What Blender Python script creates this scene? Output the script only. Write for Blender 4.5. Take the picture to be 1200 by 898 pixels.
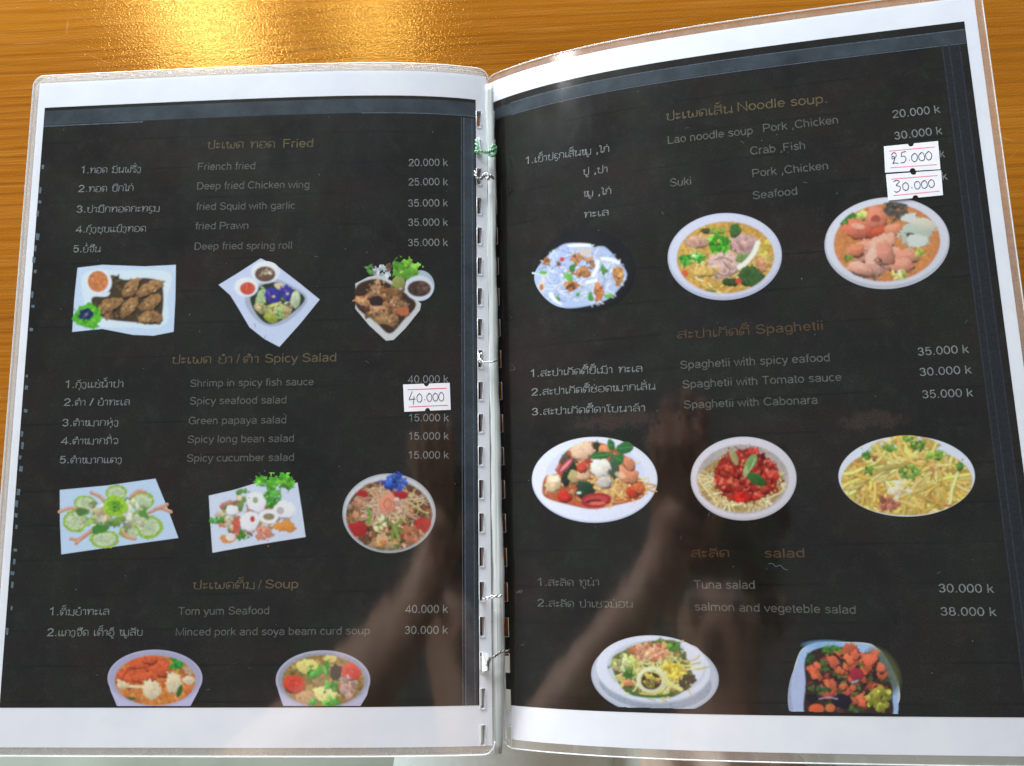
import bpy, bmesh, math, random
import numpy as np
from mathutils import Vector, Matrix

for o in list(bpy.data.objects):
    bpy.data.objects.remove(o)
SC = bpy.context.scene
COL = SC.collection
MM = 0.001

# ------------------------------------------------------------------ camera
CAM = np.array([31.15108, 92.3874, 352.43616])
CROT = (0.17238, 0.06639, -0.01428)
CF = 938.12528
def rotm(rx, ry, rz):
    cx, sx = math.cos(rx), math.sin(rx); cy, sy = math.cos(ry), math.sin(ry); cz, sz = math.cos(rz), math.sin(rz)
    return (np.array([[cz, -sz, 0], [sz, cz, 0], [0, 0, 1]]) @ np.array([[cy, 0, sy], [0, 1, 0], [-sy, 0, cy]])
            @ np.array([[1, 0, 0], [0, cx, -sx], [0, sx, cx]]))
CR = rotm(*CROT)
camd = bpy.data.cameras.new('camera')
cam = bpy.data.objects.new('camera', camd); COL.objects.link(cam)
M = Matrix([list(r) for r in CR]).to_4x4(); M.translation = Vector(CAM * MM)
cam.matrix_world = M
camd.sensor_fit = 'HORIZONTAL'; camd.sensor_width = 36.0
camd.lens = 36.0 * CF / 1200.0
camd.clip_start = 0.01; camd.clip_end = 60.0
SC.camera = cam

# ------------------------------------------------------------------ world, lamps, exposure
W = bpy.data.worlds.new('World'); SC.world = W; W.use_nodes = True
bg = W.node_tree.nodes['Background']
bg.inputs[0].default_value = (0.80, 0.92, 1.0, 1); bg.inputs[1].default_value = 0.13
def area_light(name, loc, target, sx, sy, power, color):
    l = bpy.data.lights.new(name, 'AREA'); l.shape = 'RECTANGLE'; l.size = sx; l.size_y = sy
    l.energy = power; l.color = color
    o = bpy.data.objects.new(name, l); COL.objects.link(o)
    o.location = loc
    o.rotation_euler = (Vector(target) - Vector(loc)).to_track_quat('-Z', 'Y').to_euler()
    return o
area_light('window_light', (-0.64, 1.07, 1.00), (-0.1, 0.3, 0), 0.12, 0.11, 2.2, (0.97, 0.98, 1.0))
area_light('second_window_light', (-0.31, 1.05, 1.00), (-0.05, 0.3, 0), 0.045, 0.10, .8, (0.97, 0.98, 1.0))
area_light('far_daylight', (-0.5, 1.9, 0.60), (0, 0.15, 0), 1.6, 0.6, 88.0, (0.90, 0.95, 1.0))
area_light('side_fill', (-1.6, -0.80, 0.36), (0.0, 0.05, 0.2), 1.5, 0.8, 22.0, (0.93, 0.97, 1.0))  # added fill with no seen source, brightens lap, floor and the diner's face
SC.view_settings.view_transform = 'Standard'
SC.view_settings.look = 'None'
SC.view_settings.exposure = 0.42
SC.view_settings.gamma = 1.0
SC.render.resolution_x = 1024; SC.render.resolution_y = 766
SC.cycles.max_bounces = 8; SC.cycles.transparent_max_bounces = 16

# ------------------------------------------------------------------ page surfaces (all in millimetres)
KU, KV = 0.99625, 1.00377
PR = dict(th=0.015, s0=0.44892, L=48.55088, tw=0.20804, ox=3.13535, oy=0.42338, oz=-1.69381, sl=0.08858)
PL = dict(th=-0.00004, s0=0.26102, L=33.82682, tw=0.95442, ox=-0.54215, oy=-0.42239, oz=6.01081, sl=0.00272)
def surf(side, u, v, dz=0.0, dn=0.0):
    p = PR if side == 'R' else PL
    u = np.asarray(u, float) * KU; v = np.asarray(v, float) * KV
    x = np.zeros_like(u); z = np.zeros_like(u); k = 1 + p['tw'] * (v / 303 - .5); n = 40
    for i in range(n):
        uu = u * (i + .5) / n
        a = (p['s0'] * np.exp(-np.maximum(uu, -3) / p['L']) + p['sl']) * k
        x += np.cos(a) * u / n; z += np.sin(a) * u / n
    a = (p['s0'] * np.exp(-np.maximum(u, -3) / p['L']) + p['sl']) * k
    x = x - np.sin(a) * dn; z = z + np.cos(a) * dn + dz
    c, s = math.cos(p['th']), math.sin(p['th'])
    X = x * c - v * s; Y = x * s + v * c
    if side == 'L': X = -X
    return np.stack([p['ox'] + X, p['oy'] + Y, p['oz'] + z], -1)
def project(P):
    q = (P - CAM) @ CR
    return np.stack([600 + CF * q[..., 0] / -q[..., 2], 449 - CF * q[..., 1] / -q[..., 2]], -1)
def make_inverse(side):
    U, V = np.meshgrid(np.linspace(-6, 232, 60), np.linspace(-8, 312, 70))
    U = U.ravel(); V = V.ravel()
    q = project(surf(side, U, V))
    def basis(px, py):
        a = (px - 600) / 600; b = (py - 449) / 449
        return np.stack([a ** i * b ** j for i in range(9) for j in range(5)], -1)
    B = basis(q[:, 0], q[:, 1])
    cu = np.linalg.lstsq(B, U, rcond=None)[0]; cv = np.linalg.lstsq(B, V, rcond=None)[0]
    def inv(px, py):
        b = basis(np.asarray(px, float), np.asarray(py, float))
        return b @ cu, b @ cv
    return inv
INV = {'L': make_inverse('L'), 'R': make_inverse('R')}

# ------------------------------------------------------------------ helpers
def lin(c):
    return tuple(((x / 255) / 12.92 if x / 255 <= .04045 else ((x / 255 + .055) / 1.055) ** 2.4) for x in c)
def mesh_obj(name, verts, faces, mat, parent=None, smooth=False):
    me = bpy.data.meshes.new(name)
    me.from_pydata([tuple(v) for v in verts], [], [tuple(f) for f in faces])
    me.update()
    if mat is not None: me.materials.append(mat)
    if smooth: me.shade_smooth()
    o = bpy.data.objects.new(name, me); COL.objects.link(o)
    if parent is not None: o.parent = parent
    return o
def bm_obj(name, bm, mat, parent=None, smooth=False):
    me = bpy.data.meshes.new(name); bm.to_mesh(me); bm.free()
    if mat is not None: me.materials.append(mat)
    if smooth: me.shade_smooth()
    o = bpy.data.objects.new(name, me); COL.objects.link(o)
    if parent is not None: o.parent = parent
    return o
def tag(o, label=None, cat=None, group=None, kind=None):
    if label: o['label'] = label
    if cat: o['category'] = cat
    if group: o['group'] = group
    if kind: o['kind'] = kind
    return o
class Mat:
    def __init__(s, name, base=(.5, .5, .5), rough=.5, spec=.5):
        s.m = bpy.data.materials.new(name); s.m.use_nodes = True
        s.nt = s.m.node_tree; s.n = s.nt.nodes; s.l = s.nt.links
        s.b = s.n['Principled BSDF']; s.out = s.n['Material Output']
        s.b.inputs['Base Color'].default_value = (*base, 1)
        s.b.inputs['Roughness'].default_value = rough
        s.b.inputs['Specular IOR Level'].default_value = spec
    def node(s, t, **kw):
        nd = s.n.new(t)
        for k, v in kw.items():
            if k.startswith('i_'):
                nd.inputs[int(k[2:])].default_value = v
            else: setattr(nd, k, v)
        return nd
    def link(s, a, b): s.l.new(a, b)
    def math(s, op, a, b=None, clamp=False):
        nd = s.n.new('ShaderNodeMath'); nd.operation = op; nd.use_clamp = clamp
        for i, x in enumerate((a, b)):
            if x is None: continue
            if isinstance(x, (int, float)): nd.inputs[i].default_value = x
            else: s.l.new(x, nd.inputs[i])
        return nd.outputs[0]
    def ramp(s, fac, stops):
        r = s.n.new('ShaderNodeValToRGB')
        while len(r.color_ramp.elements) < len(stops): r.color_ramp.elements.new(.5)
        for e, (p, c) in zip(r.color_ramp.elements, stops):
            e.position = p; e.color = (*c, 1) if len(c) == 3 else c
        s.l.new(fac, r.inputs[0]); return r.outputs[0]
    def noise(s, vec, scale, detail=4, rough=.5, dist=0.0):
        nd = s.n.new('ShaderNodeTexNoise'); nd.inputs['Scale'].default_value = scale
        nd.inputs['Detail'].default_value = detail; nd.inputs['Roughness'].default_value = rough
        nd.inputs['Distortion'].default_value = dist
        if vec is not None: s.l.new(vec, nd.inputs['Vector'])
        return nd.outputs['Fac']
    def mapping(s, vec, scale=(1, 1, 1), loc=(0, 0, 0), rot=(0, 0, 0)):
        nd = s.n.new('ShaderNodeMapping'); nd.inputs['Scale'].default_value = scale
        nd.inputs['Location'].default_value = loc; nd.inputs['Rotation'].default_value = rot
        s.l.new(vec, nd.inputs['Vector']); return nd.outputs[0]
    def coord(s, which='Object'):
        return s.n.new('ShaderNodeTexCoord').outputs[which]
    def mix(s, fac, a, b, mode='MIX'):
        nd = s.n.new('ShaderNodeMix'); nd.data_type = 'RGBA'; nd.blend_type = mode
        for i, x in ((0, fac), (6, a), (7, b)):
            if isinstance(x, (int, float)): nd.inputs[i].default_value = x
            elif isinstance(x, tuple): nd.inputs[i].default_value = (*x, 1)
            else: s.l.new(x, nd.inputs[i])
        return nd.outputs[2]
    def bump(s, h, strength, dist):
        nd = s.n.new('ShaderNodeBump'); nd.inputs['Strength'].default_value = strength
        nd.inputs['Distance'].default_value = dist
        s.l.new(h, nd.inputs['Height']); return nd.outputs[0]

# ---- materials
def wood_material():
    m = Mat('varnished_pine', rough=.28, spec=1.0)
    co = m.coord('Object')
    # long grain along x: stretched noise gives the wandering of growth rings
    w = m.noise(m.mapping(co, (2.2, 9, 9)), 1.0, 3, .5)
    st = m.mapping(co, (1, 1, 1))
    sep = m.n.new('ShaderNodeSeparateXYZ'); m.link(co, sep.inputs[0])
    y = m.math('ADD', sep.outputs[1], m.math('ADD', m.math('MULTIPLY', w, 0.034), m.math('MULTIPLY', m.noise(m.mapping(co, (1.2, 46, 46), (5, 2, 0)), 1.0, 2), .009)))
    rings = m.math('SINE', m.math('MULTIPLY', y, 1150.0))
    rn = m.noise(m.mapping(co, (3, 120, 120)), 1.0, 3, .6)
    rings = m.math('MULTIPLY', m.math('POWER', m.math('MULTIPLY', m.math('ADD', rings, 1.0), .5), 3.0), m.math('MULTIPLY', rn, 1.5), True)
    fib = m.noise(m.mapping(co, (26, 1500, 900)), 1.0, 4, .6)
    broad = m.noise(m.mapping(co, (1.6, 14, 14)), 1.0, 3, .5)
    c = m.ramp(broad, [(.3, (.27, .088, .006)), (.7, (.40, .146, .010))])
    c = m.mix(m.math('MULTIPLY', rings, m.ramp(m.noise(m.mapping(co, (2, 22, 22), (1, 7, 0)), 1.0, 3), [(.3, (.12, .12, .12)), (.7, (.85, .85, .85))])), c, (.13, .032, .003))
    c = m.mix(m.math('MULTIPLY', m.ramp(fib, [(.45, (0, 0, 0)), (.75, (1, 1, 1))]), .30), c, (.56, .27, .07))
    # dry scratches
    vo = m.n.new('ShaderNodeTexVoronoi'); vo.feature = 'DISTANCE_TO_EDGE'; vo.inputs['Scale'].default_value = 14
    m.link(m.mapping(co, (1, 2.6, 1), rot=(0, 0, .7)), vo.inputs['Vector'])
    sc = m.math('LESS_THAN', vo.outputs['Distance'], .006)
    sc = m.math('MULTIPLY', sc, m.ramp(m.noise(co, 33, 2), [(.55, (0, 0, 0)), (.62, (1, 1, 1))]))
    c = m.mix(m.math('MULTIPLY', sc, .16), c, (.75, .45, .2))
    m.link(c, m.b.inputs['Base Color'])
    f1 = m.noise(m.mapping(co, (1, 1.5, 1)), 900, 2, .5)
    f2 = m.noise(m.mapping(co, (10, 300, 200)), 1.0, 3, .6)
    h = m.math('ADD', m.math('MULTIPLY', f1, 1.0), m.math('MULTIPLY', f2, .35))
    nb = m.bump(h, 1.0, .000095); m.link(nb, m.b.inputs['Normal']); m.link(nb, m.b.inputs['Coat Normal'])
    m.link(m.math('ADD', m.math('MULTIPLY', m.noise(co, 60, 3), .08), .07), m.b.inputs['Roughness'])
    m.b.inputs['Specular Tint'].default_value = (1.0, .56, .06, 1)
    return m.m
MAT = {}
MAT['wood'] = wood_material()

def paper_material():
    m = Mat('white_paper', (.80, .83, .86), .6, 0)
    n = m.noise(m.coord('UV'), .05, 4, .6)
    c = m.ramp(n, [(.3, (.77, .79, .85)), (.7, (.83, .845, .88))])
    n2 = m.noise(m.coord('UV'), .022, 5, .7)
    c = m.mix(m.math('MULTIPLY', m.ramp(n2, [(.55, (0, 0, 0)), (.75, (1, 1, 1))]), .5), c, (.72, .71, .70))
    m.link(c, m.b.inputs['Base Color']); return m.m
MAT['paper'] = paper_material()

def panel_nodes(m, side='L'):
    """dark stained-plank print, in page millimetres (UV)"""
    uv = m.coord('UV')
    big = m.noise(m.mapping(uv, (.030, .030, 1)), 1.0, 5, .6)
    col = m.ramp(big, [(.30, (.0080, .0064, .0062)), (.5, (.0120, .0108, .0086)), (.70, (.0125, .0175, .0100))])
    brown = m.noise(m.mapping(uv, (.016, .022, 1), (7, 3, 0)), 1.0, 4, .6)
    bf = m.ramp(brown, [(.50, (0, 0, 0)), (.75, (1, 1, 1))])
    col = m.mix(m.math('MULTIPLY', bf, .8), col, (.025, .0145, .0115))
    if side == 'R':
        # ragged brown patches in the backdrop print, partly a reflection painted into the colour
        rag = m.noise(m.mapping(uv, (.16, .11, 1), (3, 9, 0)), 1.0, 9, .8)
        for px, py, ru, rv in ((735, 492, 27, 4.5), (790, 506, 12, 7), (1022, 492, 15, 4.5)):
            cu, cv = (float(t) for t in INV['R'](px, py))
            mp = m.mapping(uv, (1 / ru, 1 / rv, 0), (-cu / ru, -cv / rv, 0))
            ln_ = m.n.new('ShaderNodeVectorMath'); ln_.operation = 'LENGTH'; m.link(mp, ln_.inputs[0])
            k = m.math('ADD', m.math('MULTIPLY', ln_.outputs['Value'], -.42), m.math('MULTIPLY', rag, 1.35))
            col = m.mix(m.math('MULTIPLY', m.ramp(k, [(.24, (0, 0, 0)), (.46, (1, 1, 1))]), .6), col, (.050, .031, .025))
    cloud = m.noise(m.mapping(uv, (.13, .11, 1), (31, 11, 0)), 1.0, 9, .85)
    col = m.mix(m.math('MULTIPLY', m.ramp(cloud, [(.50, (0, 0, 0)), (.82, (1, 1, 1))]), .5), col, (.044, .050, .044))
    # printer grain
    gr = m.noise(m.mapping(uv, (1.7, 1.7, 1)), 1.0, 3, .8)
    col = m.mix(.85, col, m.ramp(gr, [(.3, (.25, .25, .25)), (.7, (1.95, 1.85, 1.75))]), 'MULTIPLY')
    # plank joints of the printed backdrop, every 14.5 mm, fading in and out
    sep = m.n.new('ShaderNodeSeparateXYZ'); m.link(uv, sep.inputs[0])
    wob = m.noise(m.mapping(uv, (.02, .02, 1)), 1.0, 2)
    fr = m.math('FRACT', m.math('DIVIDE', m.math('ADD', sep.outputs[1], m.math('MULTIPLY', wob, 1.2)), 14.6))
    ln = m.math('LESS_THAN', m.math('ABSOLUTE', m.math('SUBTRACT', fr, .5)), .028)
    ln = m.math('MULTIPLY', ln, m.ramp(m.noise(m.mapping(uv, (.03, .2, 1)), 1.0, 3), [(.42, (0, 0, 0)), (.6, (1, 1, 1))]))
    col = m.mix(m.math('MULTIPLY', ln, .6), col, (.004, .004, .004))
    # dust specks
    vo = m.n.new('ShaderNodeTexVoronoi'); vo.inputs['Scale'].default_value = .085
    m.link(uv, vo.inputs['Vector'])
    sp = m.math('LESS_THAN', vo.outputs['Distance'], .015)
    col = m.mix(m.math('MULTIPLY', sp, .8), col, (.5, .5, .5))
    return col
def panel_material(side):
    m = Mat('dark_menu_print', rough=.6, spec=0)
    m.link(panel_nodes(m, side), m.b.inputs['Base Color']); return m.m
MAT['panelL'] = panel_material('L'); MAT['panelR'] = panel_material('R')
def frame_material():
    m = Mat('slate_frame_print', rough=.6, spec=0)
    uv = m.coord('UV')
    n = m.noise(m.mapping(uv, (.06, .06, 1)), 1.0, 5, .65)
    c = m.ramp(n, [(.3, (.026, .033, .040)), (.7, (.060, .077, .092))])
    gr = m.noise(m.mapping(uv, (2.6, 2.6, 1)), 1.0, 2, .8)
    c = m.mix(.6, c, m.ramp(gr, [(.25, (.6, .6, .6)), (.75, (1.4, 1.4, 1.4))]), 'MULTIPLY')
    m.link(c, m.b.inputs['Base Color']); return m.m
MAT['frame'] = frame_material()
def ink(name, rgb, var=.35):
    m = Mat(name, rough=.6, spec=0)
    n = m.noise(m.coord('Object'), 900, 2, .7)
    a = lin(rgb)
    m.link(m.ramp(n, [(.3, tuple(x * (1 - var) for x in a)), (.7, tuple(x * (1 + var) for x in a))]), m.b.inputs['Base Color'])
    return m.m
MAT['frame_line'] = ink('pale_frame_line', (84, 94, 106))
MAT['ink_white'] = ink('white_lettering', (130, 134, 132), .35)
MAT['ink_dim'] = ink('dim_lettering', (96, 97, 92), .35)
MAT['ink_tan'] = ink('tan_lettering', (102, 90, 64), .3)
MAT['ink_rust'] = ink('rust_lettering', (88, 67, 45), .3)
MAT['ink_pen'] = ink('pen_ink', (28, 30, 52), .2)
MAT['ink_red'] = ink('red_rule', (226, 70, 96), .1)
MAT['frame_dim'] = ink('dark_frame_print', (35, 37, 41), .3)
MAT['dim_line'] = ink('faint_frame_line', (50, 52, 58), .3)
MAT['ghost'] = ink('pale_reflection_and_scratch', (96, 112, 122), .3)  # pale tone for the painted slot reflections and the scratch
def food_material(side):
    m = Mat('food_photo_print', rough=.6, spec=0)
    at = m.n.new('ShaderNodeVertexColor'); at.layer_name = 'Print'
    uv = m.coord('UV')
    gr = m.noise(m.mapping(uv, (2.2, 2.2, 1)), 1.0, 2, .8)
    c = m.mix(.30, at.outputs['Color'], m.ramp(gr, [(.25, (.6, .6, .6)), (.75, (1.4, 1.4, 1.4))]), 'MULTIPLY')
    c = m.mix(at.outputs['Alpha'], panel_nodes(m, side), c)
    m.link(c, m.b.inputs['Base Color']); return m.m
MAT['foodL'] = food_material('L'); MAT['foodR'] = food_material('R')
def film_material(name, milk, tint, rough=.085, bumpy=1.0):
    m = Mat(name)
    tr = m.n.new('ShaderNodeBsdfTransparent'); tr.inputs[0].default_value = (.97, .98, .98, 1)
    gl = m.n.new('ShaderNodeBsdfGlossy'); gl.inputs['Roughness'].default_value = rough
    gl.inputs['Color'].default_value = (1, 1, 1, 1)
    lw = m.n.new('ShaderNodeLayerWeight'); lw.inputs['Blend'].default_value = .5
    frs = m.math('ADD', m.math('MULTIPLY', m.math('POWER', lw.outputs['Facing'], 5.0), .9), .082)
    co = m.coord('Object')
    n1 = m.noise(m.mapping(co, (1, .5, 1)), 26, 3, .5); n2 = m.noise(co, 420, 3, .6)
    h = m.math('ADD', m.math('MULTIPLY', n1, 1.0), m.math('MULTIPLY', n2, .0012))
    b = m.bump(h, .35 * bumpy, .0012)
    m.link(b, gl.inputs['Normal'])
    mx = m.n.new('ShaderNodeMixShader'); m.link(frs, mx.inputs[0])
    base = tr.outputs[0]
    if milk > 0:
        df = m.n.new('ShaderNodeBsdfDiffuse'); df.inputs[0].default_value = (*tint, 1)
        tl = m.n.new('ShaderNodeBsdfTranslucent'); tl.inputs[0].default_value = (*tint, 1)
        a = m.n.new('ShaderNodeMixShader'); a.inputs[0].default_value = .4
        m.link(df.outputs[0], a.inputs[1]); m.link(tl.outputs[0], a.inputs[2])
        c = m.n.new('ShaderNodeMixShader')
        mk = m.math('MULTIPLY', m.math('ADD', m.noise(m.mapping(co, (3, 1, 1)), 90, 3), .5), milk, True)
        m.link(mk, c.inputs[0])
        m.link(tr.outputs[0], c.inputs[1]); m.link(a.outputs[0], c.inputs[2]); base = c.outputs[0]
    g2 = m.n.new('ShaderNodeBsdfGlossy'); g2.inputs['Roughness'].default_value = .34; m.link(b, g2.inputs['Normal'])
    sm = m.n.new('ShaderNodeMixShader'); sn = m.noise(m.mapping(co, (1, .6, 1)), 34, 5, .65)
    m.link(m.math('MULTIPLY', m.ramp(sn, [(.35, (.15, .15, .15)), (.75, (1, 1, 1))]), .022), sm.inputs[0])
    m.link(base, sm.inputs[1]); m.link(g2.outputs[0], sm.inputs[2]); base = sm.outputs[0]
    m.link(base, mx.inputs[1]); m.link(gl.outputs[0], mx.inputs[2])
    m.link(mx.outputs[0], m.out.inputs['Surface'])
    return m.m
MAT['film'] = film_material('clear_laminate', 0, (1, 1, 1))
MAT['film_edge'] = film_material('milky_laminate_edge', .30, (.80, .74, .68), .10)
MAT['film_rim'] = film_material('laminate_cut_edge', .75, (.85, .88, .88), .15)
def spine_material():
    m = Mat('cloudy_plastic', (.62, .66, .64), .18, .6)
    co = m.coord('Object')
    n = m.noise(m.mapping(co, (900, 9, 300)), 1.0, 3, .6)
    c = m.ramp(n, [(.3, (.36, .40, .39)), (.5, (.60, .64, .62)), (.7, (.80, .84, .84))])
    m.link(c, m.b.inputs['Base Color']); m.b.inputs['Transmission Weight'].default_value = .25
    m.link(m.bump(n, .4, .0006), m.b.inputs['Normal'])
    return m.m
MAT['spine'] = spine_material()
def metal(name, c, r):
    m = Mat(name, c, r); m.b.inputs['Metallic'].default_value = 1.0
    n = m.noise(m.coord('Object'), 700, 3)
    m.link(m.math('ADD', m.math('MULTIPLY', n, .3), r - .1), m.b.inputs['Roughness']); return m.m
MAT['wire'] = metal('steel_wire', (.62, .62, .60), .3)
MAT['dark_wire'] = metal('tarnished_wire', (.20, .20, .19), .35)
def simple(name, c, r, var=.15, scale=60, spec=.5, bump=0, bscale=200):
    m = Mat(name, c, r, spec)
    co = m.coord('Object'); n = m.noise(co, scale, 4, .6)
    m.link(m.ramp(n, [(.3, tuple(x * (1 - var) for x in c)), (.7, tuple(min(1, x * (1 + var)) for x in c))]), m.b.inputs['Base Color'])
    if bump: m.link(m.bump(m.noise(co, bscale, 3), bump, .001), m.b.inputs['Normal'])
    return m.m
MAT['string'] = simple('green_twist_tie', (.14, .36, .19), .35, .3, 900)
MAT['sticker'] = simple('sticker_paper', (.72, .72, .75), .6, .04, 200)
MAT['floor'] = simple('grey_green_floor', (.34, .38, .31), .5, .2, 5)

# ------------------------------------------------------------------ the table and the floor
def box(bm, x0, x1, y0, y1, z0, z1, bev=0):
    r = bmesh.ops.create_cube(bm, size=1)
    for v in r['verts']:
        v.co = ((x0 + x1) / 2 + v.co.x * (x1 - x0), (y0 + y1) / 2 + v.co.y * (y1 - y0), (z0 + z1) / 2 + v.co.z * (z1 - z0))
    if bev:
        bmesh.ops.bevel(bm, geom=list({e for v in r['verts'] for e in v.link_edges}), offset=bev, segments=3, affect='EDGES')
bm = bmesh.new(); box(bm, -6, 6, -6, 6, -.80, -.75)
floor = bm_obj('floor', bm, MAT['floor']); tag(floor, kind='structure')
TZ = -0.0042
EDGE_Y = 0.036
table = bpy.data.objects.new('table', None); COL.objects.link(table)
table.location = (0.05, EDGE_Y + .42, -.75)
tag(table, 'orange varnished pine table top with fine dark grain under the open menu', 'table')
def tpart(name, x0, x1, y0, y1, z0, z1, bev=.004):
    bm = bmesh.new(); box(bm, x0, x1, y0, y1, z0, z1, bev)
    bmesh.ops.translate(bm, verts=bm.verts, vec=-Vector(table.location))
    return bm_obj(name, bm, MAT['wood'], table)
tpart('tabletop', -.72, .82, EDGE_Y, EDGE_Y + .84, TZ - .026, TZ, .003)
tpart('apron', -.64, .74, EDGE_Y + .05, EDGE_Y + .07, TZ - .11, TZ - .0265, .002)
tpart('apron', -.64, .74, EDGE_Y + .77, EDGE_Y + .79, TZ - .11, TZ - .0265, .002)
for x in (-.66, .70):
    for y in (EDGE_Y + .045, EDGE_Y + .735):
        tpart('leg', x, x + .06, y, y + .06, -.75, TZ - .0265)

# ------------------------------------------------------------------ the menu
menu = bpy.data.objects.new('menu', None); COL.objects.link(menu)
tag(menu, 'open laminated restaurant menu with two dark pages of dishes lying on the wooden table', 'menu')
def page_mesh(name, side, u_edges, v_edges, skip, mat, parent, dn, smooth=True, du=0.0, dz=0.0, clampc=True):
    ue = np.array(sorted(set(np.round(u_edges, 4)))); ve = np.array(sorted(set(np.round(v_edges, 4))))
    U, V = np.meshgrid(ue, ve)
    U = U.astype(float); V = V.astype(float); rc = 5.0
    if clampc:
        for cu, su in ((216 - rc, 1), (-.4 + rc, -1)):
            for cv, sv in ((303 - rc, 1), (rc, -1)):
                m = ((U - cu) * su > 0) & ((V - cv) * sv > 0); q = np.hypot(U - cu, V - cv)
                k = np.where(m & (q > rc), rc / np.maximum(q, 1e-6), 1)
                U = np.where(m, cu + (U - cu) * k, U); V = np.where(m, cv + (V - cv) * k, V)
    P = surf(side, U.ravel(), V.ravel(), dz, dn) * MM
    P[:, 0] += du * MM
    nu = len(ue); F = []
    for j in range(len(ve) - 1):
        vc = (ve[j] + ve[j + 1]) / 2
        for i in range(nu - 1):
            uc = (ue[i] + ue[i + 1]) / 2
            if skip and skip(uc, vc): continue
            a = j * nu + i
            f = (a, a + 1, a + nu + 1, a + nu)
            F.append(f if side == 'R' else f[::-1])
    o = mesh_obj(name, P, F, mat, parent, smooth)
    add_uv(o, U.ravel(), V.ravel())
    return o
def add_uv(o, u, v):
    me = o.data; lay = me.uv_layers.new(name='UVMap')
    idx = np.empty(len(me.loops), int); me.loops.foreach_get('vertex_index', idx)
    arr = np.stack([np.asarray(u)[idx], np.asarray(v)[idx]], -1).astype(np.float32)
    lay.data.foreach_set('uv', arr.ravel())
def lay_mesh(name, side, uv, faces, mat, parent, dn, smooth=False):
    """flat print laid on the page: uv in mm, lifted dn mm"""
    uv = np.asarray(uv, float)
    P = surf(side, uv[:, 0], uv[:, 1], 0, dn) * MM
    # keep every face looking up
    F = []
    for f in faces:
        a, b, c = P[f[0]], P[f[1]], P[f[2]]
        F.append(f if np.cross(b - a, c - a)[2] >= 0 else tuple(f)[::-1])
    o = mesh_obj(name, P, F, mat, parent, smooth)
    add_uv(o, uv[:, 0], uv[:, 1]); return o

SLOT_Y = [138, 173, 208, 241.5, 276, 312, 348, 384.5, 421, 458, 496, 534, 573, 611.5, 651.5, 692, 734, 776, 819.5, 862]
def slots(side):
    out = []
    for y in SLOT_Y:
        if side == 'L':
            xc = np.interp(y, [241, 421, 611, 819], [559, 562, 566, 569]); yy = y
        else:
            xc = np.interp(y, [241, 421, 611, 734, 862], [580, 584.5, 590.5, 593.5, 595.5]); yy = y + .8
        u, v = INV[side](xc, yy); out.append((float(u), float(v)))
    out = np.array(out)
    # one straight column of slots at an even pitch
    k = np.arange(len(out)); a = np.polyfit(k, out[:, 1], 1); b = np.polyfit(k, out[:, 0], 1)
    um = out[:, 0].mean()
    return um, [a[1] + a[0] * i for i in k]
SLOT = {s: slots(s) for s in 'LR'}
PAN = {}
for s, cs in (('L', [(51, 128), (555.5, 115.5), (564, 827), (1, 829)]), ('R', [(572, 123.5), (1132, 24), (1235, 841.5), (597, 826)])):
    q = [INV[s](*c) for c in cs]; PAN[s] = [(float(a), float(b)) for a, b in q]
HU, HV = 1.15, 3.9      # half width and height of a binding slot
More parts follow.
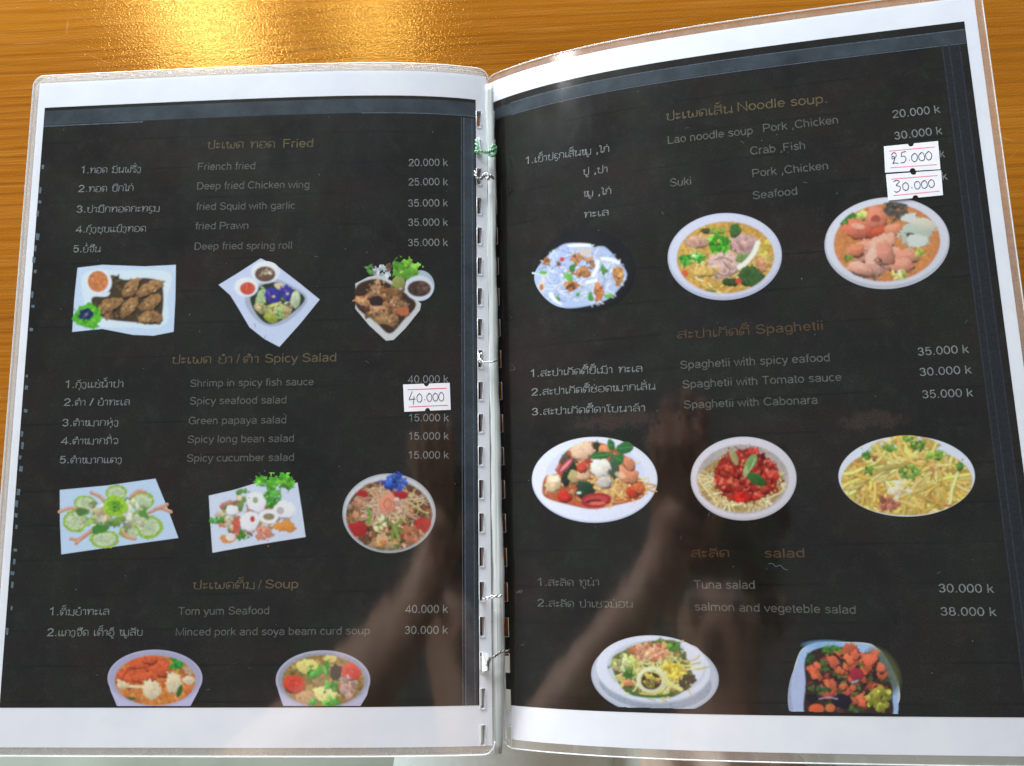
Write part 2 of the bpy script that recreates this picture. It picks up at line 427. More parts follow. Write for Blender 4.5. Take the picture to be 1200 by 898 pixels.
def build_page(side):
    um, vs = SLOT[side]
    def skip(uc, vc):
        return abs(uc - um) < HU and any(abs(vc - v) < HV for v in vs)
    ub = [um - HU, um + HU] + list(np.arange(0, 20, .8)) + list(np.arange(20, 216, 3))
    vb = [v + d for v in vs for d in (-HV, HV)] + list(np.arange(0, 303, 6))
    keep_u = lambda a, b: [x for x in ub if a < x < b] + [a, b]
    keep_v = lambda a, b: [x for x in vb if a < x < b] + [a, b]
    i0 = .6
    paper = page_mesh('menu_page', side, keep_u(i0, 213.2), keep_v(3.4, 299.6), skip, MAT['paper'], menu, 0)
    # printed dark panel: a quadrilateral on the sheet, cut by the slots too
    q = PAN[side]
    if side == 'L': q = [q[1], q[0], q[3], q[2]]         # inner-top, outer-top, outer-bottom, inner-bottom
    (u0t, v0t), (u1t, v1t), (u1b, v1b), (u0b, v0b) = q
    pu0 = max((u0t + u0b) / 2, i0 + .3); pu1 = min((u1t + u1b) / 2, 212.9)
    PU[side] = (pu0, pu1)
    vt = (v0t + v1t) / 2; vbm = (v0b + v1b) / 2; PV[side] = (vbm, vt)
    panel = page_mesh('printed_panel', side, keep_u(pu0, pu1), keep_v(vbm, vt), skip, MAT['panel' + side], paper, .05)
    # laminate: clear sheet over the paper, milky welded border round it
    film = page_mesh('laminate_film', side, keep_u(i0, 213.2), keep_v(3.4, 299.6), skip, MAT['film'], paper, .26)
    ue = sorted(set(keep_u(-.4, 216) + list(np.arange(211, 216, .8)))); ve = sorted(set(keep_v(0, 303) + [.7, 1.5, 2.3, 4.2, 5, 298, 299, 300.6, 301.4, 302.2]))
    ring = page_mesh('laminate_edge', side, ue + [213.2, .6], ve + [3.4, 299.6],
                     lambda a, b: (i0 < a < 213.2 and 3.4 < b < 299.6), MAT['film_edge'], paper, .1)
    # bright cut edges: round the pouch and round every slot
    segs = []
    arc = lambda cu, cv, a0, a1: [(cu + 5 * math.cos(math.radians(a0 + (a1 - a0) * i / 6)), cv + 5 * math.sin(math.radians(a0 + (a1 - a0) * i / 6))) for i in range(7)]
    segs.append(arc(4.6, 5, 180, 270) + arc(211, 5, -90, 0) + arc(211, 298, 0, 90) + arc(4.6, 298, 90, 180))
    verts = []; faces = []
    def ribbon(pts, w, closed=False):
        pts = densify(pts + ([pts[0]] if closed else []), 4.0)
        P = surf(side, [p[0] for p in pts], [p[1] for p in pts], 0, .30) * MM
        tube_into(verts, faces, P, w * MM / 2, 5)
    ribbon(segs[0], .55)
    for v in vs:
        a, b, c, d = um - HU, um + HU, v - HV, v + HV
        ribbon([(a, c), (b, c), (b, d), (a, d)], .34, True)
    mesh_obj('laminate_cut_edge', verts, faces, MAT['film_rim'], paper, True)
    return paper
def densify(pts, step):
    out = [pts[0]]
    for a, b in zip(pts[:-1], pts[1:]):
        n = max(1, int(math.dist(a, b) / step))
        for i in range(1, n + 1):
            out.append(tuple(np.array(a) + (np.array(b) - np.array(a)) * i / n))
    return out
def tube_into(verts, faces, P, r, k=8):
    P = np.asarray(P, float); n = len(P)
    T = np.gradient(P, axis=0); T /= np.linalg.norm(T, axis=1)[:, None] + 1e-12
    up = np.array([0, 0, 1.0])
    base = len(verts)
    rr = r if hasattr(r, '__len__') else [r] * n
    for i in range(n):
        s = np.cross(T[i], up); l = np.linalg.norm(s)
        s = s / l if l > 1e-6 else np.array([1.0, 0, 0]); t = np.cross(s, T[i])
        for j in range(k):
            a = 2 * math.pi * j / k
            verts.append(tuple(P[i] + rr[i] * (math.cos(a) * s + math.sin(a) * t)))
    for i in range(n - 1):
        for j in range(k):
            a = base + i * k + j; b = base + i * k + (j + 1) % k
            faces.append((a, b, b + k, a + k))
    faces.append(tuple(base + j for j in range(k))[::-1]); faces.append(tuple(base + (n - 1) * k + j for j in range(k)))
PU = {}; PV = {}
pageL = build_page('L'); pageR = build_page('R')
pageL['label'] = 'left menu page with fried dishes, spicy salads and soups'
pageR['label'] = 'right menu page with noodle soups, spaghetti and salads, raised at its outer edge'

# sheets lying under the left page
rs = random.Random(5)
for k in range(4):
    um, vs = SLOT['L']
    dz = -1.0 - 1.1 * k; du = (-.7, -1.5, -.4, -1.9)[k]
    def skip(uc, vc): return abs(uc - um) < HU and any(abs(vc - v) < HV for v in vs)
    ub = [um - HU, um + HU] + list(np.arange(2, 18, 2)) + list(np.arange(20, 213, 8))
    vb = [v + d for v in vs for d in (-HV, HV)] + list(np.arange(12, 296, 12))
    p = page_mesh('menu_page', 'L', [x for x in ub if .6 < x < 213] + [.6, 213.2], [x for x in vb if 3.4 < x < 299] + [3.4, 299.6], skip, MAT['paper'], menu, 0, du=du, dz=dz)
    e = page_mesh('laminate_edge', 'L', list(np.arange(0, 213, 8)) + [.6, 213.2, 216], list(np.arange(12, 296, 12)) + [0, 3.4, 299.6, 303],
                  lambda a, b: (.6 < a < 213.2 and 3.4 < b < 299.6), MAT['film_edge'], p, .02, du=du, dz=dz)
    verts = []; faces = []
    pts = densify([(1, .1), (213.5, .1), (215.8, 2.6), (215.8, 300.4), (213.5, 302.9), (1, 302.9)], 8)
    P = surf('L', [q[0] for q in pts], [q[1] for q in pts], dz, .1) * MM; P[:, 0] += du * MM
    tube_into(verts, faces, P, .22 * MM, 5)
    mesh_obj('laminate_cut_edge', verts, faces, MAT['film_rim'], p, True)
    p['label'] = 'menu page stacked beneath the left page'

# panel frame: soft slate bands and pale rules printed just inside the panel
def frame(side, paper):
    u0, u1 = PU[side]; v0, v1 = PV[side]
    def band(pts_a, pts_b, name, mat, dn):
        n = len(pts_a); a, b = np.array(pts_a), np.array(pts_b); rows = 2 if np.abs(a - b).max() < 1 else 9
        uv = [tuple(q) for k in range(rows) for q in (a + (b - a) * k / (rows - 1))]
        F = [(k * n + i, k * n + i + 1, (k + 1) * n + i + 1, (k + 1) * n + i) for k in range(rows - 1) for i in range(n - 1)]
        return lay_mesh(name, side, uv, F, mat, paper, dn)
    us = np.linspace(u0 + .2, u1 - .2, 90); vsamp = np.linspace(v0, v1 - 9.5, 90)
    top_a, top_b = (v1 - 1.6, v1 - 8.6) if side == 'L' else (v1 - 3.6, v1 - 9.2)
    band([(u, top_a) for u in us], [(u, top_b) for u in us], 'frame_band', MAT['frame'], .075)
    if side == 'L':
        a = slotcol = SLOT['L'][0]
        uo = u0 + .5; ui = u0 + 6.0
        band([(uo, v) for v in vsamp], [(ui, v) for v in vsamp], 'frame_band', MAT['frame'], .075)
        for d, w in ((u0 + 5.4, .55), (u0 + 1.6, .4), (u0 + 6.6, .35)):
            band([(d, v) for v in vsamp], [(d + w, v) for v in vsamp], 'frame_rule', MAT['frame_line'], .095)
        ush = us[us < 60]
        band([(u, v1 - 8.3) for u in ush], [(u, v1 - 8.8) for u in ush], 'frame_rule', MAT['frame_line'], .095)
        ush = us[us > 160]
        band([(u, v1 - 8.9) for u in ush], [(u, v1 - 9.5) for u in ush], 'frame_rule', MAT['frame_line'], .095)
    else:
        uo, ui = u1 - 2.5, u1 - 9.5
        band([(uo, v) for v in vsamp], [(ui, v) for v in vsamp], 'frame_band', MAT['frame_dim'], .075)
        for d, w in ((u1 - 9.8, .5), (u1 - 7.2, .5), (u1 - 3.2, .4)):
            band([(d, v) for v in vsamp], [(d + w, v) for v in vsamp], 'frame_rule', MAT['dim_line'], .095)
        for a in (3.4, 9.4):
            band([(u, v1 - a) for u in us[5:]], [(u, v1 - a - .4) for u in us[5:]], 'frame_rule', MAT['frame_line'], .095)
frame('L', pageL); frame('R', pageR)
# pale dashes down the left panel's outer edge: reflections of the punched slots, painted
r = random.Random(9)
uv = []; F = []
for y in np.arange(196, 760, 13.6):
    if r.random() < .25: continue
    x = np.interp(y, [128, 829], [51, 1]) + 3.5
    h = r.uniform(4, 9); w = r.uniform(1.5, 4.5) * np.interp(y, [196, 600, 760], [1, 1, .5])
    x += r.uniform(-2.5, 1)
    pts = [(x - w / 2, y - h / 2), (x + w / 2 + 1, y - h / 2 + 1), (x + w / 2, y + h / 2), (x - w / 2 - .6, y + h / 2 - 1)]
    b = len(uv)
    for p in pts: uv.append(tuple(float(t) for t in INV['L'](*p)))
    F.append((b, b + 1, b + 2, b + 3))
o = lay_mesh('slot_reflection_marks', 'L', uv, F, MAT['ghost'], pageL, .11); o['kind'] = 'stuff'

# ------------------------------------------------------------------ lettering
# Lao letters as pen strokes, body height 10
LAO = {
 'ກ': (8.8, [[(1.2,0),(1.2,4.5),(2.6,6.2),(1,7.8),(2.4,10),(6,10),(7.6,8),(7.6,0)]]),
 'ດ': (8.8, [[(3.8,3.4),(2.2,4),(3,5.4),(4.2,4.4),(2.4,.2),(1,2.6),(1,8),(3.4,10),(6.4,9.8),(7.6,7.5),(7.6,0)]]),
 'ຕ': (9.4, [[(3.8,3.4),(2.2,4),(3,5.4),(4.2,4.4),(2.4,.2),(1,2.6),(1,8),(2.8,10),(4.6,8.4),(6.4,10),(8.2,8),(8.2,0)]]),
 'ປ': (9, [[(1.8,7.6),(.8,8.8),(2,10),(2.9,8.8),(1.9,6),(1.9,2),(3.4,0),(6.4,0),(7.8,2),(7.8,14)]]),
 'ບ': (9, [[(1.8,7.6),(.8,8.8),(2,10),(2.9,8.8),(1.9,6),(1.9,2),(3.4,0),(6.4,0),(7.8,2),(7.8,10)]]),
 'ພ': (11, [[(1.8,7.6),(.8,8.8),(2,10),(2.9,8.8),(1.9,6),(2,1.4),(3.2,0),(4.8,1),(5.6,6.5),(6.4,1),(7.8,0),(9.4,1.4),(9.8,6),(9.8,10)]]),
 'ຝ': (11, [[(1.8,7.6),(.8,8.8),(2,10),(2.9,8.8),(1.9,6),(2,1.4),(3.2,0),(4.8,1),(5.6,6.5),(6.4,1),(7.8,0),(9.4,1.4),(9.8,6),(9.8,14)]]),
 'ທ': (9.4, [[(1.8,7.6),(.8,8.8),(2,10),(2.9,8.8),(2.2,5),(2.2,0),(3,4.5),(4.8,9),(6.6,10),(8.2,8.4),(8.2,0)]]),
 'ຫ': (10, [[(1.8,7.6),(.8,8.8),(2,10),(2.9,8.8),(2.2,5),(2.2,0),(3.2,4),(6.2,6.2),(8.6,8),(7.6,10),(6.2,9),(7.2,6.5),(8.6,4),(8.6,0)]]),
 'ນ': (9.8, [[(1.8,7.6),(.8,8.8),(2,10),(2.9,8.8),(2,6),(2,0),(4.5,1.2),(7,2.6),(8.8,1.6),(8,0),(6.8,.8),(8,3.2),(8.2,10)]]),
 'ມ': (9.8, [[(1.8,7.6),(.8,8.8),(2,10),(2.9,8.8),(2.4,5),(2.4,2.4),(1,1.6),(1.8,0),(3.2,1),(5.5,0),(8.4,0),(8.4,10)]]),
 'ງ': (7, [[(.9,7.6),(2.2,9.8),(4.6,9.4),(5.4,6.6),(5.2,1),(4,-1.8),(2,-1.2),(1.2,1.8)]]),
 'ຍ': (9, [[(3,10),(1.2,9),(1.4,7),(3.2,5.8),(1.2,4.8),(1.2,1.6),(3,0),(6.4,0),(7.8,2),(7.8,10)]]),
 'ອ': (9.2, [[(1,7.8),(3,10),(6.2,10),(8,7.6),(8,2.4),(6.2,0),(2.8,0),(1,2),(1,4.4),(2.4,5.4),(3.6,4.4),(2.4,3.2)]]),
 'ຮ': (9.2, [[(1,7),(2.6,9),(6,9),(8,6.6),(8,2.4),(6.4,0),(2.8,0),(1,2),(1.2,4.4),(2.8,5.4),(3.6,4.2),(2,3.6)],[(2.4,9.4),(3.4,11),(8,11.4)]]),
 'ຣ': (8, [[(7,10.4),(3,10),(1.2,8.4),(2.6,6.4),(6,6),(7,4),(6.4,1),(4.4,0),(3.2,1.4),(4.6,2.6)]]),
 'ຊ': (9.2, [[(2.4,7.2),(1,8),(2.2,10),(3.8,8.8),(3,6.4),(1.6,4),(1.8,1.2),(3.6,0),(6.8,0),(8,2.4),(7.6,5.4),(6,6.6),(7.6,8.2),(8.4,11)]]),
 'ຂ': (9.2, [[(2.4,7.2),(1,8),(2.2,10),(3.8,8.8),(3,6.4),(1.6,4),(1.8,1.2),(3.6,0),(6.6,0),(8,2),(8,10)]]),
 'ຈ': (8.8, [[(1,8.2),(3,10),(6,10),(7.6,7.4),(7.4,2.2),(5,0),(3,.8),(2.8,4),(4.2,5.2),(1.4,5.4)]]),
 'ຄ': (8.8, [[(4.6,5.6),(3,5.4),(3.4,3.8),(5,4.6),(2.2,0),(1,3.6),(1.2,8),(3.2,10),(6.2,10),(7.6,7.6),(7.6,0)]]),
 'ຖ': (8.8, [[(3,.6),(1.6,0),(1,1.6),(2.4,2.4),(2.6,5.6),(1,7.4),(2.4,10),(6,10),(7.6,8),(7.6,0)]]),
 'ວ': (8, [[(1,8),(2.8,10),(5.6,10),(7,7.6),(7,2.4),(5.2,0),(3.2,.6),(3.4,2.4),(5,2.2)]]),
 'ລ': (9, [[(1,8),(3,10),(6.2,9.8),(7.6,7.6),(7.6,0)],[(7.5,4.6),(5,6.2),(2.2,5.6),(1,3.4),(1.4,.8),(3,.2),(3.8,1.6),(2.6,2.6)]]),
 'ສ': (9, [[(1,8),(3,10),(6.2,9.8),(7.6,7.6),(7.6,0)],[(7.5,4.6),(5,6.2),(2.2,5.6),(1,3.4),(1.4,.8),(3,.2),(3.8,1.6),(2.6,2.6)],[(6.4,9.4),(8.8,12.2)]]),
 'ໝ': (14, [[(1.8,7.6),(.8,8.8),(2,10),(2.9,8.8),(2,6),(2,1.6),(3.2,0),(4.8,1),(5.6,6),(7,8.6),(6,10),(5,9),(6.4,6),(7.4,2.6),(6.2,1.4),(7.2,0),(8.4,1),(10.4,0),(12.6,0),(12.6,10)]]),
 'ະ': (6, [[(2.4,6.2),(1,7),(1.8,8.8),(3,7.6),(2.4,6.2),(5,8.6)],[(2.4,.6),(1,1.4),(1.8,3.2),(3,2),(2.4,.6),(5,3)]]),
 'າ': (5.8, [[(.8,7.8),(2.2,10),(4.2,9),(4.4,6),(4.4,0)]]),
 'ເ': (4.8, [[(1.6,10),(1.4,1.6),(2.8,0),(4,1.2),(3,2.4),(1.6,1.8)]]),
 'ແ': (9, [[(1.6,10),(1.4,1.6),(2.8,0),(4,1.2),(3,2.4),(1.6,1.8)],[(5.8,10),(5.6,1.6),(7,0),(8.2,1.2),(7.2,2.4),(5.8,1.8)]]),
 'ໄ': (5.4, [[(.4,11.6),(1,13.6),(2.4,12.8),(2.8,10),(2.6,1.6),(4,0),(5,1.2),(4,2.4),(2.8,1.8)]]),
 'ໂ': (5.4, [[(5,13.4),(1.4,13.6),(1,12),(3.4,11),(2.6,9),(2.6,1.6),(4,0),(5,1.2),(4,2.4),(2.8,1.8)]]),
 'ຽ': (6.8, [[(6,9.6),(2.2,10),(1,8),(3,6.2),(1.2,4.6),(2,2.2),(5,1.8),(5.6,-1),(3.8,-3.4),(2,-2)]]),
}
ABOVE = {
 'ັ': [[(-2.4,12.6),(-3.2,11.8),(-3,13.2),(-1.6,12),(.6,11.8),(2.6,14)]],
 'ົ': [[(-2.6,13),(-3.2,11.6),(-1.2,12.8),(.4,11.6),(2,13),(1.2,14)]],
 'ີ': [[(-3,11.6),(3,11.6),(2,13.6),(-.6,14),(-3,11.6)],[(3,11.6),(3,14.6)]],
 'ຶ': [[(-3,11.6),(3,11.6),(2,13.6),(-.6,14),(-3,11.6)],[(2,14.4),(3.2,13.4),(2.4,12.6)]],
 'ື': [[(-3,11.6),(3,11.6),(2,13.6),(-.6,14),(-3,11.6)],[(1.4,11.8),(1.4,15)],[(3.2,11.8),(3.2,15)]],
 'ໍ': [[(0,11.4),(-1.1,12.6),(0,13.8),(1.1,12.6),(0,11.4)]],
}
TONE = {'່': [[(0,0),(0,2.8)]], '້': [[(-1.6,1.8),(-2.2,.4),(-1,1.6),(-.6,.2),(2.2,3.2)]]}
BELOW = {'ຸ': [[(-.6,-1.4),(.8,-1.4),(.8,-4.6)]], 'ູ': [[(-1.4,-1.4),(0,-1.4),(0,-4),(1.6,-4.4),(2.2,-2.6)]]}
def crom(pts, n=4):
    if len(pts) < 3: return list(pts)
    P = [np.array(p, float) for p in pts]
    closed = np.allclose(P[0], P[-1])
    Q = [P[-2] if closed else 2 * P[0] - P[1]] + P + [P[1] if closed else 2 * P[-1] - P[-2]]
    out = []
    for i in range(1, len(Q) - 2):
        a, b, c, d = Q[i - 1:i + 3]
        for k in range(n):
            t = k / n
            out.append(tuple(.5 * (2 * b + (c - a) * t + (2 * a - 5 * b + 4 * c - d) * t * t + (3 * b - a - 3 * c + d) * t ** 3)))
    out.append(tuple(P[-1])); return out
def ribbon2d(pts, w):
    P = np.array(pts, float); n = len(P)
    D = np.diff(P, axis=0); D /= np.linalg.norm(D, axis=1)[:, None] + 1e-9
    T = np.concatenate([D[:1], D[:-1] + D[1:], D[-1:]])
    if n > 3 and np.allclose(P[0], P[-1]): T[0] = T[-1] = D[0] + D[-1]
    T /= np.linalg.norm(T, axis=1)[:, None] + 1e-9
    Dp = np.concatenate([D[:1], D])
    mit = 1 / np.maximum(.55, np.abs((T * Dp).sum(1)))
    N = np.stack([-T[:, 1], T[:, 0]], -1) * (w / 2 * mit)[:, None]
    V = np.concatenate([P + N, P - N]); F = [(i, i + 1, n + i + 1, n + i) for i in range(n - 1)]
    return V, F
# plain grotesque letters as pen strokes, cap height 10, x-height 7.3; A() is an arc
def A(cx, cy, rx, ry, a0, a1, n=10):
    return [(cx + rx * math.cos(math.radians(a0 + (a1 - a0) * i / n)), cy + ry * math.sin(math.radians(a0 + (a1 - a0) * i / n))) for i in range(n + 1)]
H = .62; XH = 7.2
def _bowl(x0=.9, x1=5.9): return A((x0 + x1) / 2, 3.6, (x1 - x0) / 2, 3.15, 0, 360, 16)
_arch = [(1.1, 3.8)] + A(3.35, 4.6, 2.25, 2.15, 180, 0, 9)[1:] + [(5.6, .1)]
GL = {
 'A': (9, [[(.4,0),(4.5,9.7),(8.6,0)],[(1.9,3.4),(7.1,3.4)]]),
 'C': (9.4, [A(5,5,4,4.55,38,322,16)]),
 'D': (9.3, [[(1.2,.4),(1.2,9.4),(4,9.4)] + A(4.2,4.9,3.9,4.5,90,-90,12) + [(1.2,.4)]]),
 'F': (8, [[(1.2,0),(1.2,9.4),(7,9.4)],[(1.2,5),(6.3,5)]]),
 'G': (10, [A(5.1,5,4.1,4.55,38,300,15) + [(9,1.9),(9,4.6),(5.4,4.6)]]),
 'L': (7.4, [[(1.2,9.8),(1.2,.4),(6.9,.4)]]),
 'M': (10.6, [[(1.1,0),(1.1,9.5),(5.3,.6),(9.5,9.5),(9.5,0)]]),
 'N': (9.6, [[(1.1,0),(1.1,9.5),(8.3,.4),(8.3,9.9)]]),
 'P': (8.7, [[(1.2,0),(1.2,9.4),(4.8,9.4)] + A(5,6.95,2.7,2.45,90,-90,9) + [(1.2,4.5)]]),
 'S': (8.8, [[(7.5,7.6)] + A(4.4,7.2,2.9,2.25,30,180,8) + [(1.7,6.2),(3.2,5.4),(5.6,4.7),(7.5,3.7)] + A(4.4,2.7,3.3,2.3,0,-170,10)]),
 'T': (8.2, [[(.4,9.4),(7.8,9.4)],[(4.1,9.4),(4.1,0)]]),
 'a': (7.1, [[(1.2,5.6)] + A(3.5,5.2,2.2,1.5,150,0,8) + [(5.7,1.2),(6.2,.1)],[(5.7,4.1),(3,3.6)] + A(2.9,1.95,1.95,1.6,90,270,8) + [(4.4,.5),(5.7,1.9)]]),
 'b': (7.2, [[(1.1,9.9),(1.1,0)], A(3.6,3.6,2.5,3.15,0,360,16)]),
 'c': (6.5, [A(3.5,3.6,2.6,3.15,45,315,12)]),
 'd': (7.2, [[(6,9.9),(6,0)], A(3.5,3.6,2.5,3.15,0,360,16)]),
 'e': (7.1, [[(.95,3.7),(6.1,3.7)] + A(3.5,3.6,2.6,3.15,5,325,14)]),
 'f': (3.8, [[(3.7,9.5),(2.6,9.6),(1.8,8.8),(1.8,0)],[(.3,6.8),(3.5,6.8)]]),
 'g': (7.2, [A(3.5,3.6,2.5,3.15,0,360,16),[(6,7),(6,-.6)] + A(3.5,-.8,2.5,1.7,0,-160,8)]),
 'h': (7.2, [[(1.1,9.9),(1.1,0)], _arch]),
 'i': (2.9, [[(1.4,6.9),(1.4,0)],[(1.4,9.9),(1.4,8.7)]]),
 'k': (6.5, [[(1.1,9.9),(1.1,0)],[(5.5,7),(1.2,2.9)],[(2.7,4.3),(5.9,0)]]),
 'l': (2.9, [[(1.4,9.9),(1.4,0)]]),
 'm': (10.9, [[(1.1,7),(1.1,0)],[(1.1,3.8)] + A(3.2,4.7,2.05,2.05,180,0,8)[1:] + [(5.25,.1)],[(5.25,3.8)] + A(7.35,4.7,2.05,2.05,180,0,8)[1:] + [(9.4,.1)]]),
 'n': (7.2, [[(1.1,7),(1.1,0)], _arch]),
 'o': (7.1, [A(3.5,3.6,2.65,3.15,0,360,16)]),
 'p': (7.2, [[(1.1,7),(1.1,-2.7)], A(3.6,3.6,2.5,3.15,0,360,16)]),
 'q': (7.2, [[(6,7),(6,-2.7)], A(3.5,3.6,2.5,3.15,0,360,16)]),
 'r': (4.4, [[(1.1,7),(1.1,0)],[(1.1,4)] + A(3.4,4.2,2.3,2.6,170,80,6)]),
 's': (6.5, [[(5.6,5.7)] + A(3.3,5.35,1.95,1.4,30,180,7) + [(1.5,4.6),(3.3,3.8),(5.2,2.9)] + A(3.2,1.95,2.25,1.55,0,-165,8)]),
 't': (3.7, [[(1.7,9),(1.7,1.4),(2.2,.4),(3.4,.3)],[(.3,6.8),(3.3,6.8)]]),
 'u': (7.2, [[(1.1,7)] + A(3.3,2.4,2.2,2.1,180,360,9) + [(5.6,3.4)],[(5.9,7),(5.9,0)]]),
 'v': (6.4, [[(.4,7),(3.2,.3),(6,7)]]),
 'w': (9.2, [[(.3,7),(2.4,.3),(4.6,6.7),(6.8,.3),(8.9,7)]]),
 'y': (6.4, [[(.4,7),(3.3,.2)],[(6,7),(2.9,-1.4),(2.1,-2.4),(.9,-2.4)]]),
 '0': (7.2, [A(3.6,4.9,2.6,4.55,0,360,18)]),
 '1': (7.2, [[(1.6,7.6),(3.2,8.5),(4.3,9.9),(4.3,0)]]),
 '2': (7.2, [[(1,7)] + A(3.5,7,2.5,2.45,170,-20,9) + [(5,5),(2.4,2.6),(.9,.5),(6.4,.5)]]),
 '3': (7.2, [[(1,7.4)] + A(3.5,7.2,2.1,2.2,160,-80,9) + [(3,5)] + A(3.5,2.75,2.5,2.35,80,-165,11)]),
 '4': (7.2, [[(6.8,2.6),(.5,2.6),(4.9,9.5),(4.9,0)]]),
 '5': (7.2, [[(5.9,9.3),(2,9.3),(1.3,4.8)] + A(3.6,3.3,2.5,2.95,125,-160,11)]),
 '8': (7.2, [A(3.6,7.3,2.1,2.15,-90,270,14), A(3.6,2.75,2.6,2.4,90,450,14)]),
 '.': (3.6, [[(1.8,0),(1.8,1.3)]]), ',': (3.6, [[(1.9,1.3),(1.9,-.4),(1.3,-1.8)]]), '/': (3.6, [[(.1,-.2),(3.3,10)]]), ' ': (3.7, []),
}
for c in ',':
    GL[c] = GL[c]
def latin(s):
    x = 0.0; V = np.zeros((0, 2)); F = []
    for ch in s:
        w, ss = GL[ch]
        for st in ss:
            v, f = ribbon2d([(x + p[0], p[1]) for p in st], 1.18); b = len(V)
            V = np.concatenate([V, v]); F += [tuple(b + k for k in q) for q in f]
        x += w * .985 + .12
    k = .0682
    return V * k, F, x * k
KL = .0495                   # em per Lao unit
def layout(text):
    V = np.zeros((0, 2)); F = []; x = 0.0; i = 0
    def add(v, f):
        nonlocal V
        b = len(V); V = np.concatenate([V, v]); F.extend([tuple(b + k for k in ff) for ff in f])
    islao = lambda c: '\u0e80' <= c <= '\u0eff'
    last = 0; stacked = False
    while i < len(text):
        c = text[i]
        if islao(c):
            if c == 'ຳ':
                for st in ABOVE['ໍ']:
                    v, f = ribbon2d(crom([(last + a, b) for a, b in st]), 1.05); add(v * KL, f)
                stacked = True; c = 'າ'
                w, ss = LAO[c]
                for st in ss:
                    v, f = ribbon2d(crom([(x / KL + a, b) for a, b in st]), .98); add(v * KL, f)
                x += w * KL; i += 1; continue
            if c in LAO:
                w, ss = LAO[c]
                for st in ss:
                    v, f = ribbon2d(crom([(x / KL + a, b) for a, b in st]), .98); add(v * KL, f)
                last = x / KL + w * .58; x += w * KL; stacked = False
                if c not in 'ເແໄໂະາ': pass
            elif c in ABOVE or c in BELOW:
                for st in (ABOVE.get(c) or BELOW.get(c)):
                    v, f = ribbon2d(crom([(last + a, b) for a, b in st], 3), 1.0); add(v * KL, f)
                if c in ABOVE: stacked = True
            elif c in TONE:
                lift = 15.2 if stacked or (i + 1 < len(text) and text[i + 1] == 'ຳ') else 12
                for st in TONE[c]:
                    v, f = ribbon2d(crom([(last + a, b + lift) for a, b in st], 3), 1.0); add(v * KL, f)
            i += 1
        else:
            j = i
            while j < len(text) and not islao(text[j]): j += 1
            run = text[i:j]
            if run.strip():
                v, f, a = latin(run); v = v.copy(); v[:, 0] += x; add(v, f); x += a
            else: x += .30 * len(run)
            i = j
    return V, F
def write(side, parent, text, x0, y0, x1, y1, cap, mat, name, dn=.14):
    V, F = layout(text)
    V = V.copy(); V[:, 0] -= V[:, 0].min(); Wd = V[:, 0].max()
    a = np.array([float(t) for t in INV[side](x0, y0)]); b = np.array([float(t) for t in INV[side](x1, y1)])
    # direction of the writing on the page, and page-up
    d = b - a; n = np.array([-d[1], d[0]]) if side == 'R' else np.array([d[1], -d[0]])
    n = n / np.linalg.norm(n)
    c = (a + b) / 2; q = project(surf(side, np.array([c[0], c[0]]), np.array([c[1] - 5, c[1] + 5])))
    mmpx = 10 / np.linalg.norm(q[1] - q[0])
    uv = a + np.outer(V[:, 0] / Wd, d) + np.outer(V[:, 1] / .682 * cap * mmpx, n)
    o = lay_mesh(name, side, uv, F, mat, parent, dn)
    return o
Wt, Dm, Tn, Ru = MAT['ink_white'], MAT['ink_dim'], MAT['ink_tan'], MAT['ink_rust']
